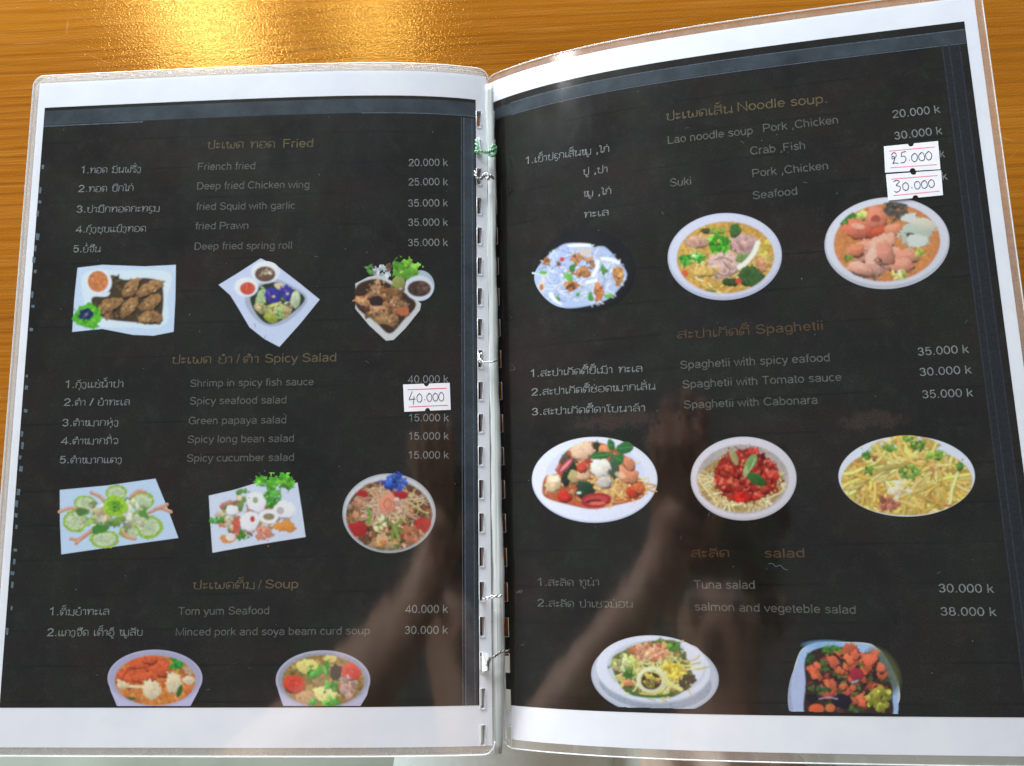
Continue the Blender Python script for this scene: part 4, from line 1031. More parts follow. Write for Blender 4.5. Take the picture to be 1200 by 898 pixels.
d.bits(830, 350, 34, 28, 14, 15, [(40,150,46),(60,175,50)]); d.ell(842, 480, 12, 32, (46,110,40), 20); d.ell(610, 515, 30, 9, (90,110,40)); d.ell(885, 385, 26, 16, (190,160,120), wob=.3)
d.clip = None; d.build('L', pageL, 'printed photo of a bowl of crab tom yum soup cut off by the lower edge', cutL)

# tofu soup bowl
d = Dish((140, 240, 560, 510), (280, 690), 3.53, 8)
d.poly([(153,385),(165,430),(192,510),(488,510),(530,440),(543,385)], (192,190,222), smooth=False)
d.ell(348, 378, 195, 123, (182,182,204)); d.ell(348, 377, 186, 114, (158,158,178)); d.ell(348, 382, 170, 107, (160,124,56), tex=.3)
d.clip_ell(348, 382, 170, 107)
d.bits(348, 385, 160, 100, 70, 16, [(176,140,66),(140,110,50),(190,160,90),(120,110,50)], op=.8)
for x, y, rx, ry, c in ((230,393,46,36,(228,66,48)),(466,343,42,36,(228,68,52)),(285,322,46,33,(234,218,120)),(358,436,48,35,(236,226,140)),(378,290,30,16,(228,206,110)),(402,345,24,33,(38,38,40)),(275,452,44,30,(206,156,108))):
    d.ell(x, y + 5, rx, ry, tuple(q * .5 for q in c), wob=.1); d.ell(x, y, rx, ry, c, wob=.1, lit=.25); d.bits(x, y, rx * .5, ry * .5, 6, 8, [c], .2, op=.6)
d.bits(452, 405, 28, 42, 14, 16, [(206,168,158),(180,140,130)])
for x, y, rx, ry in ((355,328,34,28),(386,402,38,24),(380,472,52,14),(312,352,26,10),(305,470,20,8)): d.bits(x, y, rx * .7, ry * .7, 12, 13, [(56,164,52),(40,130,44),(80,190,60)], wob=.35)
d.clip = None; d.build('L', pageL, 'printed photo of a bowl of soya bean curd soup cut off by the lower edge', cutL)

# ---- right page
d = Dish((80, 130, 550, 520), (600, 230), 3.75, 9)
d.ell(328, 330, 214, 182, (20,18,21), tex=.05); d.ell(328, 322, 206, 172, (26,24,28), tex=.05)
d.poly([(245,208),(340,210),(360,225),(410,225),(470,290),(505,350),(450,430),(380,470),(260,492),(180,475),(115,410),(100,340),(150,270),(200,228)], (170,186,222), tex=.2)
d.clip = d.A.copy(); d.clip_ell(303, 350, 200, 142)
d.noodles(300, 350, 150, 110, 90, 6, [(186,200,236),(210,220,245),(150,168,210)], 80)
d.bits(300, 300, 60, 50, 16, 13, [(96,70,44),(130,96,60),(170,120,80)])
for x, y, rx, ry in ((285,272,28,24),(312,335,34,28),(470,350,24,42),(262,396,34,20),(380,420,24,40),(155,288,20,18),(205,300,8,8)): d.ell(x, y, rx, ry, d.var((176,112,60)), wob=.2, lit=.4, tex=.4); d.bits(x, y, rx * .6, ry * .6, 5, 8, [(205,150,90),(120,76,44)])
for x, y, rx, ry in ((266,318,16,20),(402,325,15,18),(248,355,24,15),(345,440,12,18),(140,337,18,8),(290,430,12,9),(425,440,20,10),(200,455,14,14)): d.ell(x, y, rx, ry, d.var((88,160,60)), wob=.25, lit=.3)
for p in ([(400,275),(430,278),(468,292)],[(355,350),(372,320),(378,288)],[(170,430),(190,460),(215,480)],[(250,215),(300,215),(338,214)],[(330,380),(370,370)]): d.stroke(p, 17, (222,224,232))
d.ell(220, 278, 11, 10, (206,60,56)); d.ell(320, 245, 28, 14, (206,190,180), 20, wob=.2); d.ell(128, 400, 18, 28, (222,200,190), wob=.2); d.ell(130, 400, 9, 14, (176,110,60))
d.clip = None; d.stroke([(92,338),(120,345),(160,352)], 9, (190,200,196)); d.build('R', pageR, 'printed photo of noodle salad in a black bowl')

d = Dish((670, 60, 1200, 475), (600, 230), 3.75, 10)
d.ell(935, 266, 251, 191, (176,178,200), -3); d.ell(936, 260, 246, 183, (204,206,224), -3, lit=.1); d.ell(938, 270, 214, 158, (206,156,66), -3, tex=.3)
d.clip_ell(938, 270, 213, 157, -3)
d.noodles(940, 300, 180, 120, 60, 9, [(220,186,96),(206,160,70),(232,206,130)], 90); d.bits(1110, 270, 26, 90, 16, 16, [(222,196,80),(200,170,60)], op=.7)
for x, y, rx, ry, c in ((815,200,48,26,(206,156,130)),(1018,212,58,48,(200,156,150)),(932,302,74,58,(212,172,160)),(890,150,50,12,(150,170,60)),(980,148,26,30,(70,116,52)),(1050,348,54,44,(62,100,44)),(960,375,40,16,(60,80,40)),(1020,268,36,18,(126,156,80)),(850,330,60,20,(220,180,90)),(1100,300,30,30,(214,150,100)),(850,150,18,10,(90,80,50))):
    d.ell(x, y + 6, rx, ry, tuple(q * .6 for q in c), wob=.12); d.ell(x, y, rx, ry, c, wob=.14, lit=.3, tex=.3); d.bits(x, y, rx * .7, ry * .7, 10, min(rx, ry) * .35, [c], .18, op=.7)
for p in ([(880,320),(930,350),(1000,330)],[(890,280),(930,270),(970,290)],[(985,200),(1020,235)],[(930,290),(955,320)]): d.stroke(p, 6, (150,110,100))
d.bits(910, 210, 46, 38, 40, 15, [(74,176,34),(94,200,50),(60,150,30)]); d.bits(790, 275, 56, 20, 24, 14, [(66,156,40),(84,180,56)]); d.ell(800, 262, 10, 6, (226,240,220))
d.stroke([(1080,205),(1062,250),(1030,290),(998,312)], 22, (228,224,206)); d.ell(760, 340, 15, 16, (220,96,50)); d.ell(995, 373, 14, 12, (214,70,50)); d.ell(870, 418, 30, 7, (110,130,60))
d.clip = None; d.build('R', pageR, 'printed photo of pork noodle soup in a white bowl')

d = Dish((200, 410, 695, 780), (900, 100), 3.207, 11)
d.ell(447, 594, 235, 172, (184,184,196), -4); d.ell(447, 588, 230, 164, (212,212,222), -4, lit=.1); d.ell(447, 592, 200, 146, (214,134,70), -4, tex=.2)
d.clip_ell(447, 590, 203, 150, -4)
d.bits(480, 470, 42, 34, 30, 13, [(92,80,68),(70,60,50),(120,110,95)]); d.noodles(480, 465, 46, 26, 16, 5, [(100,90,80),(70,64,56)], 40)
d.bits(312, 505, 52, 22, 26, 13, [(58,122,42),(80,150,50)]); d.bits(355, 495, 24, 14, 8, 11, [(190,190,100)])
for x, y, rx, ry, c, a in ((405,500,42,38,(228,130,98),0),(335,540,54,34,(226,116,84),10),(415,552,50,18,(204,84,52),-10),(470,545,36,24,(226,140,100),0),
                          (360,625,52,38,(226,150,122),-40),(420,600,60,36,(230,164,136),-30),(330,620,30,24,(222,130,90),0),(400,665,40,54,(228,168,146),0),(470,650,66,40,(232,160,132),10),(520,640,48,26,(226,146,116),0),(350,690,50,24,(230,160,134),20),(500,675,44,28,(232,150,120),0),(440,630,30,46,(216,140,114),-20)):
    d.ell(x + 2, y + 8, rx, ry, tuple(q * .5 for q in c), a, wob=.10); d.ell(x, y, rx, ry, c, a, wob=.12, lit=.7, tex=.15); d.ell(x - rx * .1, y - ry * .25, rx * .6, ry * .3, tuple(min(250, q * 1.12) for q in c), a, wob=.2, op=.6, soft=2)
d.ell(405, 503, 18, 13, (176,84,60), wob=.1); d.ell(338, 530, 26, 10, (240,170,140), 10)
d.ell(556, 560, 62, 52, (186,192,176), wob=.1, lit=.3); d.ell(548, 572, 32, 13, (70,76,72), 25); d.ell(560, 585, 40, 24, (206,212,200), wob=.1); d.ell(530, 500, 28, 20, (210,214,206), wob=.2); d.ell(590, 522, 50, 20, (210,206,184), 15, wob=.1, lit=.2)
d.bits(490, 714, 28, 14, 12, 12, [(206,206,100),(230,226,150)]); d.bits(570, 632, 16, 18, 8, 10, [(180,192,80)]); d.bits(300, 650, 16, 10, 6, 8, [(120,140,50)])
d.clip = None; d.build('R', pageR, 'printed photo of prawn suki soup in a white bowl below the price stickers')

d = Dish((120, 110, 1040, 750), (600, 490), 5.985, 12)
d.ell(580, 435, 440, 300, (180,184,210)); d.ell(580, 429, 436, 296, (216,219,240), lit=.04); d.ell(585, 410, 350, 225, (206,210,234))
d.poly([(212,520),(235,410),(325,385),(330,300),(420,205),(560,165),(700,200),(800,270),(870,390),(935,480),(905,565),(700,618),(560,640),(400,610),(260,570)], (186,88,46), tex=.25)
d.bits(560, 400, 260, 160, 120, 28, [(196,110,60),(160,90,50),(90,90,50),(210,150,100),(190,70,40)], lit=.4)
d.noodles(755, 475, 100, 70, 34, 15, [(222,170,96),(230,186,120),(200,140,76)], 150); d.noodles(620, 500, 90, 60, 20, 13, [(222,170,96)], 120)
for x, y, rx, ry, c, a in ((400,380,44,95,(38,58,36),25),(585,205,26,46,(44,64,38),20),(370,280,30,42,(90,84,60),30),(440,415,52,40,(180,160,100),0),(285,458,60,62,(222,188,144),0),(495,228,80,62,(236,190,154),-10),(650,220,45,35,(226,140,90),0),(500,400,50,35,(216,170,130),0),(490,345,36,34,(206,70,52),0),(372,548,48,42,(204,44,30),0),(850,518,50,38,(208,60,36),0),(890,490,40,40,(214,96,50),0),(810,395,76,60,(226,142,98),10),(712,350,38,72,(70,94,70),-12),(650,448,52,46,(196,184,174),0),(620,345,76,60,(234,224,208),-32),(510,497,66,60,(36,66,44),0),(820,320,40,50,(214,130,90),-30)):
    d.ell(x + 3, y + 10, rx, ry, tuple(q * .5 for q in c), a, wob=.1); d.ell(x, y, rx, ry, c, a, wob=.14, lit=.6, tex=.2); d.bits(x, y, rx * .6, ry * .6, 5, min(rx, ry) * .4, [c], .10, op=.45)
d.ell(290, 430, 34, 22, (240,226,200), wob=.1); d.ell(470, 525, 16, 9, (200,220,210)); d.ell(760, 400, 40, 20, (240,190,160), 20, op=.7)
d.ell(590, 577, 106, 52, (172,36,48), -6, lit=.2); d.ell(590, 577, 82, 34, (196,66,60), -6); d.ell(570, 585, 60, 16, (110,40,36), -6); d.ell(600, 598, 55, 12, (226,100,76))
d.ell(375, 335, 76, 24, (176,52,76), -46); d.ell(375, 335, 56, 10, (222,140,140), -46)
for x, y, rx, ry, a in ((792,210,64,40,-8),(696,190,26,44,-14),(622,263,72,26,-6),(752,292,32,42,30),(700,255,18,14,0)):
    d.ell(x, y, rx, ry, (50,112,52), a, wob=.06, lit=.35); q = math.radians(a); d.stroke([(x - rx * .8 * math.cos(q), y - rx * .8 * math.sin(q)), (x, y), (x + rx * .8 * math.cos(q), y + rx * .8 * math.sin(q))], 4, (96,160,90))
d.build('R', pageR, 'printed photo of seafood spaghetti with basil on a white oval plate')

d = Dish((70, 50, 450, 355), (780, 490), 2.857, 13)
d.ell(261, 203, 177, 140, (186,180,188)); d.ell(261, 200, 174, 136, (210,204,212), lit=.05); d.ell(258, 205, 154, 116, (178,166,160), lit=-.1)
d.ell(254, 218, 142, 96, (178,146,86), tex=.3); d.clip_ell(254, 215, 150, 102); d.noodles(254, 222, 125, 84, 90, 8, [(220,190,124),(196,160,92),(236,212,160)], 70)
d.clip = None; d.ell(270, 194, 114, 88, (160,44,34), wob=.08, tex=.4); d.bits(270, 194, 104, 80, 190, 11, [(206,72,54),(186,50,40),(220,100,76),(140,34,30)], lit=.5)
d.bits(250, 262, 30, 16, 8, 12, [(206,40,30)]); d.bits(220, 290, 70, 10, 8, 8, [(232,206,140)])
d.ell(285, 150, 16, 32, (120,160,90), 32, lit=.3); d.ell(304, 206, 34, 18, (54,106,48), 28, lit=.3); d.ell(228, 130, 11, 30, (164,156,104), -22, lit=.3); d.ell(268, 178, 8, 20, (160,180,120), 8); d.stroke([(275,185),(290,160),(300,135)], 3, (180,200,150))
d.build('R', pageR, 'printed photo of spaghetti with tomato sauce on a round plate')

d = Dish((565, 45, 1050, 345), (780, 490), 2.857, 14)
d.ell(807, 195, 228, 135, (216,220,238)); d.clip_ell(807, 211, 219, 115); d.ell(807, 207, 226, 124, (206,164,68), tex=.3)
d.noodles(807, 208, 200, 104, 120, 16, [(232,196,92),(216,176,74),(240,212,120),(204,158,64)], 170, curl=.5)
d.clip_ell(807, 150, 150, 92); d.noodles(807, 130, 118, 62, 40, 15, [(232,196,92),(216,176,74),(240,212,120)], 130, curl=.5); d.clip_ell(807, 195, 226, 132)
for x, y, rx, ry in ((842,90,36,15),(745,101,30,9),(685,174,22,16),(815,182,38,26),(912,126,36,18),(670,128,15,9),(815,68,14,6),(985,160,14,9)): d.bits(x, y, rx * .8, ry * .8, 16, 9, [(110,160,52),(80,130,44),(140,186,70)], wob=.35)
d.bits(742, 288, 34, 15, 12, 12, [(196,112,92),(170,86,70)]); d.bits(790, 245, 34, 30, 10, 14, [(240,222,176)], op=.8); d.bits(700, 130, 14, 14, 5, 9, [(190,110,80)]); d.bits(905, 165, 20, 8, 6, 9, [(190,130,90)]); d.bits(945, 295, 14, 8, 5, 8, [(196,110,80)])
d.clip = None; d.build('R', pageR, 'printed photo of carbonara spaghetti on a white oval plate')

d = Dish((150, 110, 925, 580), (660, 720), 5, 15)
d.ell(538, 366, 374, 226, (168,176,192), 4); d.ell(536, 362, 366, 218, (186,192,206), 4); d.ell(540, 400, 330, 160, (150,160,176), 4)
d.ell(530, 324, 340, 200, (176,184,200), 3); d.ell(528, 319, 335, 194, (210,215,230), 3, lit=.06); d.ell(545, 315, 290, 162, (192,200,216), 3); d.ell(745, 290, 80, 110, (216,220,234), 0, op=.7)
d.poly([(285,262),(370,205),(465,166),(590,150),(675,165),(700,260),(762,350),(740,420),(640,485),(480,487),(375,462),(310,375)], (104,112,50), tex=.3)
d.bits(530, 320, 210, 145, 130, 24, [(150,150,70),(90,110,50),(206,190,100),(70,70,36),(190,150,70),(120,90,50)], lit=.4)
d.noodles(560, 330, 170, 110, 60, 11, [(214,206,120),(200,190,90),(224,216,160)], 110)
d.bits(515, 220, 105, 50, 70, 19, [(226,156,112),(206,126,86),(236,180,140)]); d.bits(345, 290, 58, 50, 26, 20, [(190,198,120),(160,180,90),(210,212,150)]); d.bits(392, 355, 32, 26, 14, 17, [(66,122,40),(90,140,50)])
d.bits(640, 325, 76, 50, 34, 20, [(226,196,56),(206,170,46),(236,212,90)]); d.bits(725, 398, 44, 32, 18, 18, [(48,50,26),(70,66,34)]); d.bits(650, 190, 36, 22, 16, 16, [(96,150,50),(70,120,40)]); d.bits(570, 150, 20, 12, 5, 10, [(80,130,50)])
d.ell(516, 395, 60, 56, (74,56,36)); d.bits(516, 390, 46, 40, 20, 13, [(190,160,70),(110,70,44),(140,140,60)]); d.ell(516, 385, 86, 78, (218,218,176), ring=21, lit=.2)
d.stroke([(600,340),(610,390),(650,420),(690,440)], 24, (214,206,120)); d.stroke([(380,450),(460,478),(560,480),(640,470)], 16, (66,108,40)); d.bits(385, 405, 26, 14, 7, 13, [(216,130,84)]); d.stroke([(450,462),(520,468),(580,450)], 9, (216,190,70))
d.build('R', pageR, 'printed photo of tuna salad with an onion ring on two stacked plates', cutR)

d = Dish((160, 105, 675, 460), (880, 720), 3.75, 16)
d.poly([(225,152),(275,128),(340,121),(500,125),(550,145),(590,185),(640,280),(655,360),(640,410),(610,470),(215,470),(185,410),(176,350),(180,280),(200,200)], (196,206,196))
d.poly([(228,156),(275,132),(340,126),(498,130),(545,150),(585,190),(632,282),(646,360),(600,470),(215,470),(190,405),(182,350),(186,280),(205,205)], (160,192,234)); d.ell(205, 330, 40, 120, (176,186,222), 8, op=.8); d.ell(575, 250, 70, 110, (84,92,50), -30, op=.85, soft=8)
d.ell(330, 135, 90, 20, (120,176,226), op=.7, soft=5)
d.poly([(245,180),(350,140),(480,165),(560,225),(610,290),(622,360),(590,470),(262,470),(240,300)], (60,38,34), tex=.3)
d.bits(430, 290, 180, 140, 120, 17, [(70,100,44),(90,50,44),(50,30,34),(110,120,50),(150,60,40)], lit=.4)
for i in range(46):
    x, y = d.rp(430, 275, 165, 125); z = d.r.uniform(17, 30); a = d.r.uniform(0, 90); c = d.var((222,100,62), .14)
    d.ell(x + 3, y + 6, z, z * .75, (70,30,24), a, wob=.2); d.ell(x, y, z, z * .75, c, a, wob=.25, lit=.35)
d.bits(560, 372, 50, 46, 30, 17, [(168,164,44),(140,140,40),(190,190,70)]); d.ell(400, 382, 46, 34, (34,24,44), wob=.15, lit=.4); d.ell(465, 265, 32, 28, (170,36,58), lit=.4); d.ell(268, 370, 26, 22, (36,26,36), wob=.2); d.bits(320, 335, 24, 22, 8, 13, [(60,100,50)]); d.bits(350, 152, 36, 12, 10, 12, [(80,140,44)]); d.bits(262, 200, 14, 26, 8, 12, [(50,90,40)])
d.ell(288, 416, 34, 22, (224,92,50), lit=.3); d.ell(348, 412, 22, 18, (210,110,60), lit=.3); d.stroke([(300,372),(340,365),(380,372)], 5, (160,150,180)); d.stroke([(445,300),(470,292)], 7, (150,170,190))
d.build('R', pageR, 'printed photo of salmon and vegetable salad on a rounded square plate', cutR)

# ------------------------------------------------------------------ hand-written price stickers on the laminate
PEN = {
 '2': [[(.6,7.6),(2,9.6),(3.8,8.6),(3.4,6),(1.2,4.4),(.8,6),(2.2,6.6),(2.8,4),(1.2,.6),(2.8,1.2),(5,.2)]],
 '3': [[(.4,8.8),(2.4,9.6),(4.2,8.2),(2.2,5.6),(4.4,4.2),(4,1.2),(1.8,0),(.4,1)]],
 '4': [[(3,9.6),(1.6,6.6),(.2,3.4),(2.6,3.2),(5.2,3.6)],[(4,6),(3.6,2.4),(3.2,-1)]],
 '5': [[(4.6,9.2),(1.8,9),(1.4,5.6),(3.2,6),(4.4,3.8),(3,.8),(.6,.6)]],
 '0': [[(2.2,7),(.6,5.4),(.6,2.2),(2.2,.6),(4,2),(4.2,5.2),(2.6,7.2),(1.6,6.6)]],
 '.': [[(.2,2.2),(.9,2)]],
}
def sticker(side, cs, text, label, red, notch=True, seed=0):
    cs = [np.array([float(t) for t in INV[side](*c)]) for c in cs]      # tl tr br bl in page mm
    def at(s, t):                                                       # s 0..1 across, t 0..1 downwards
        return (cs[0] * (1 - s) + cs[1] * s) * (1 - t) + (cs[3] * (1 - s) + cs[2] * s) * t
    rn = random.Random(seed)
    # outline with the two half-moon notches
    top = [(s, 0) for s in np.linspace(0, .44, 8)] + [(.5 + .055 * math.cos(a), .105 * math.sin(a)) for a in np.linspace(math.pi, 0, 7)[0:]] + [(s, 0) for s in np.linspace(.56, 1, 8)]
    bot = [(s, 1 - t) for s, t in top]
    n = len(top); V = []; F = []
    rows = 5
    for k in range(rows):
        f = k / (rows - 1)
        for (a, b) in zip(top, bot):
            V.append(at(a[0], a[1] * (1 - f) + b[1] * f))
    for k in range(rows - 1):
        for i in range(n - 1): F.append((k * n + i, k * n + i + 1, (k + 1) * n + i + 1, (k + 1) * n + i))
    nb = len(V); uv = np.array(V + V)
    dn = np.array([.50] * nb + [.34] * nb)
    F2 = [tuple(reversed([i + nb for i in f])) for f in F]
    rim = []
    loop = list(range(n)) + [k * n + n - 1 for k in range(1, rows)] + [(rows - 1) * n + i for i in range(n - 2, -1, -1)] + [k * n for k in range(rows - 2, 0, -1)]
    for a, b in zip(loop, loop[1:] + loop[:1]): rim.append((a, b, b + nb, a + nb))
    P = surf(side, uv[:, 0], uv[:, 1], 0, dn) * MM
    FF = [f if np.cross(P[f[1]] - P[f[0]], P[f[2]] - P[f[0]])[2] > 0 else f[::-1] for f in F] + F2 + rim
    root = mesh_obj('price_sticker', P, FF, MAT['sticker']); add_uv(root, uv[:, 0], uv[:, 1])
    tag(root, label, 'price sticker', 'hand-written price stickers on the menu')
    lm = ink('red_rule_print', red, .1)
    for t, s0, s1 in ((.20, .09, .93), (.83, .10, .94)):
        pts = [at(s, t) for s in np.linspace(s0, s1, 8)]; v, f = ribbon2d(pts, .3)
        lay_mesh('printed_rule', side, v, f, lm, root, .53)
    # pen figures
    x = 0; sts = []
    for c in text:
        for st in PEN[c]: sts.append([(x + a + (rn.uniform(-.15, .15)), b + rn.uniform(-.2, .2)) for a, b in st])
        x += {'.': 1.9}.get(c, 4.7 if x > 9 else 5.9)
    V = np.zeros((0, 2)); F = []
    for st in sts:
        q = [at(.11 + .76 * a / x, .71 - .44 * b / 9.6 - .03 * (a / x)) for a, b in crom(st, 5)]
        v, f = ribbon2d(q, .25); b0 = len(V); V = np.concatenate([V, v]); F += [tuple(b0 + i for i in g) for g in f]
    lay_mesh('handwritten_price', side, V, F, MAT['ink_pen'], root, .56)
    return root
sticker('L', [(472.5,451),(527,449),(528.2,480.5),(474,483)], '40.000', 'white sticker with 40.000 hand-written between red lines on the left menu page', (228,60,84), seed=3)
sticker('R', [(1035.5,172.3),(1098.8,166),(1101.6,199),(1037,203)], '25.000', 'upper white sticker on the right menu page, reading 25.000 in pen', (236,120,140), seed=4)
sticker('R', [(1037.9,205),(1102.4,200.2),(1104.6,229.3),(1040.6,235.7)], '30.000', 'lower white sticker on the right menu page, reading 30.000 above the prawn soup bowl', (236,120,140), seed=5)
# loose pen tick scratched on the laminate under the salad heading
uv = [tuple(float(t) for t in INV['R'](*p)) for p in crom([(900,661),(905,660.5),(909,664),(914,662.5),(919,667),(923,668)], 4)]
v, f = ribbon2d(uv, .16); lay_mesh('scratch', 'R', v, f, MAT['ghost'], pageR, .30)
r = random.Random(12)
for sd, pg, bx in (('L', pageL, (60, 150, 550, 810)), ('R', pageR, (610, 130, 1150, 810))):
    V = np.zeros((0, 2)); F = []
    for _ in range(34):
        x, y = r.uniform(bx[0], bx[2]), r.uniform(bx[1], bx[3]); a = r.uniform(0, 6.28); l = r.choice((.8, 1.2, 1.6, 5))
        q = np.array([[float(t) for t in INV[sd](x + l * k * math.cos(a), y + l * k * math.sin(a))] for k in (0, .5, 1)])
        v, f = ribbon2d(q, .16 if l > 3 else .34); b0 = len(V); V = np.concatenate([V, v]); F += [tuple(b0 + i for i in g) for g in f]
    o = lay_mesh('dust_and_scratches', sd, V, F, MAT['frame_line'], pg, .29); o['kind'] = 'stuff'

# ------------------------------------------------------------------ spine and binding
def ray_point(px, py, z):
    d = CR @ np.array([(px - 600) / CF, -(py - 449) / CF, -1.0])
    return CAM + d * (z - CAM[2]) / d[2]
sp = [(572.5, 98, 8.0), (575.5, 180, 7.5), (576, 300, 7.2), (578, 420, 7.0), (580.5, 540, 6.8), (583, 660, 6.8), (584, 760, 6.5), (582, 884, 5.6)]
C = np.array([ray_point(*p) for p in sp])
ys = np.linspace(C[0, 1], C[-1, 1], 90)
cx = np.interp(ys, C[::-1, 1], C[::-1, 0]); cz = np.interp(ys, C[::-1, 1], C[::-1, 2])
rad = np.interp(ys, [0, 15, 60, 150, 297], [2.0, 2.5, 2.6, 2.2, 1.9])
V = []; F = []; k = 14
for i, y in enumerate(ys):
    wob = .18 * math.sin(y * .11) + .12 * math.sin(y * .37)
    for j in range(k):
        a = math.pi * j / (k - 1)
        V.append(((cx[i] + wob + math.cos(a) * rad[i]) * MM, y * MM, (cz[i] - rad[i] * .9 + math.sin(a) * rad[i] * .9 + .15 * math.sin(3 * a)) * MM))
for i in range(len(ys) - 1):
    for j in range(k - 1):
        a = i * k + j; F.append((a, a + 1, a + k + 1, a + k))
o = mesh_obj('spine_strip', V, F, MAT['spine'], menu, True)
m = o.modifiers.new('thick', 'SOLIDIFY'); m.thickness = .0003
def wire(name, pts, r, mat, twist=None):
    P = np.array([ray_point(*p) for p in crom3(pts, 6)]) * MM
    V = []; F = []
    if twist:
        n = len(P); T = np.gradient(P, axis=0); T /= np.linalg.norm(T, axis=1)[:, None]
        for ph in (0, math.pi):
            Q = []
            for i in range(n):
                s = np.cross(T[i], [0, 0, 1.0]); s /= np.linalg.norm(s) + 1e-9; t = np.cross(s, T[i])
                a = ph + twist * i; Q.append(P[i] + r * 1.0 * (math.cos(a) * s + math.sin(a) * t))
            tube_into(V, F, Q, r, 6)
    else: tube_into(V, F, P, r, 7)
    return mesh_obj(name, V, F, mat, menu, True)
def crom3(pts, n):
    P = [np.array(p, float) for p in pts]; Q = [2 * P[0] - P[1]] + P + [2 * P[-1] - P[-2]]; out = []
    for i in range(1, len(Q) - 2):
        a, b, c, d = Q[i - 1:i + 3]
        for kk in range(n):
            t = kk / n; out.append(tuple(.5 * (2 * b + (c - a) * t + (2 * a - 5 * b + 4 * c - d) * t * t + (3 * b - a - 3 * c + d) * t ** 3)))
    out.append(tuple(P[-1])); return out
o = wire('binding_tie', [(557,163,7),(559,172,9),(558,178,10.5),(563,177.5,11),(569,178.5,11),(573,178,11),(577,176,10.5),(581,172,8)], .00045, MAT['string'], .9); o['label'] = 'green twist tie knotted through the slots'
wire('binding_tie', [(573,181,10.6),(577,183,10.6),(580,179,9.5),(576,174,10.6),(579,170,9.5),(581,178,9)], .0004, MAT['string'], 1.1)
wire('binding_wire', [(556,199,7),(558,208,10),(563,210,10.8),(567,206,11.2),(571,209,11),(575,206,10.8),(578,209,8)], .0004, MAT['dark_wire'], .9)
wire('binding_wire', [(566,205,11.5),(570,203,11.8),(573,207,11.8),(570,210,11.6),(574,211,11.2)], .00032, MAT['wire'])
wire('binding_wire', [(561,413,7),(562,420,9.5),(566,424,10.2),(572,424.5,10.4),(578,424,10),(583,422,7)], .00034, MAT['wire'])
wire('binding_wire', [(562,416,9),(564,414,10),(565.5,419,10.2),(563,425,10),(560.5,421,9.5)], .0003, MAT['wire'])
wire('binding_wire', [(565,702,7.5),(570,701.5,9.8),(576,699.5,10.6),(582,699,10.6),(588,697.5,9)], .00036, MAT['wire'], .5)
wire('binding_wire', [(567,784,6.5),(571,779,8.8),(574,772,9.8),(579,770,10.4),(584,766,10.4),(590,763,9.6),(597,762.5,8)], .0003, MAT['dark_wire'], .7)
wire('binding_wire', [(572,786,7),(573,778,9),(576,770,10.4)], .0003, MAT['dark_wire'])
# folded clear tape round two of the slots
def tape(pts, z):
    P = [ray_point(x, y, z + dz) * MM for x, y, dz in pts]
    return mesh_obj('clear_tape', P, [(0, 1, 2, 3)], MAT['film_rim'], menu)
tape([(564.5,764,.0),(572,766,1.6),(571,786,1.6),(565,787,0)], 7.4)
tape([(557,162,.6),(562,160,1.6),(564,180,1.6),(557,180,.6)], 7.2)

# ------------------------------------------------------------------ the diner bending over the menu (lap in view, the rest seen mirrored in the laminate)
def skin_body(name, joints, bones, root, mat, parent, lv=2):
    """one continuous surface grown round a skeleton; joints: name -> (x, y, z, radius) in mm"""
    names = list(joints); ix = {n: i for i, n in enumerate(names)}
    me = bpy.data.meshes.new(name)
    me.from_pydata([tuple(c * MM for c in joints[n][:3]) for n in names], [(ix[a], ix[b]) for a, b in bones], [])
    o = bpy.data.objects.new(name, me); COL.objects.link(o); o.parent = parent
    sk = o.modifiers.new('skin', 'SKIN'); sk.use_smooth_shade = True
    for n, d in zip(names, me.skin_vertices[0].data):
        rr = joints[n][3]; d.radius = (rr * MM, rr * MM) if not hasattr(rr, '__len__') else (rr[0] * MM, rr[1] * MM)
        d.use_root = (n == root)
    sb = o.modifiers.new('sub', 'SUBSURF'); sb.levels = lv; sb.render_levels = lv
    me.materials.append(mat)
    return o
skin = simple('brown_skin', (.50, .31, .22), .5, .12, 40, .4)
shirt = simple('brown_shirt', (.30, .22, .17), .8, .2, 50, .2)
trous = simple('pale_mint_trousers', (.76, .86, .82), .85, .08, 30, .2, .4, 120)
hair = simple('dark_hair', (.035, .022, .016), .5, .3, 300, .4)
person = bpy.data.objects.new('person', None); COL.objects.link(person)
person.location = (0, 0, 0)
tag(person, 'person in pale mint trousers seated at the table edge, lap in view below the spine', 'person')
J = dict(pelvis=(30,-330,-190,(120,95)), waist=(30,-325,-50,(112,82)), chest=(30,-270,130,(130,92)), sh=(30,-205,290,(112,72)), neck=(30,-160,380,54), throat=(30,-115,450,52),
         head=(31,-60,520,(74,84)), crown=(31,5,550,(70,76)),
         shl=(-135,-195,275,52), ell=(-185,-95,85,40), wrl=(-52,8,330,27), pml=(-8,52,380,34), plm=(2,100,386,36),
         shr=(195,-195,275,52), elr=(262,-150,60,40), wrr=(205,-135,-80,27), pmr=(185,-115,-112,26),
         hipl=(-40,-300,-210,82), knl=(10,90,-190,58), ankl=(0,110,-620,36), toel=(0,210,-690,30),
         hipr=(105,-300,-210,82), knr=(128,90,-190,58), ankr=(135,110,-620,36), toer=(135,210,-690,30))
B = [('pelvis','waist'),('waist','chest'),('chest','sh'),('sh','neck'),('neck','throat'),('throat','head'),('head','crown'),
     ('sh','shl'),('shl','ell'),('ell','wrl'),('wrl','pml'),('pml','plm'),('sh','shr'),('shr','elr'),('elr','wrr'),('wrr','pmr'),
     ('pelvis','hipl'),('hipl','knl'),('knl','ankl'),('ankl','toel'),('pelvis','hipr'),('hipr','knr'),('knr','ankr'),('ankr','toer')]
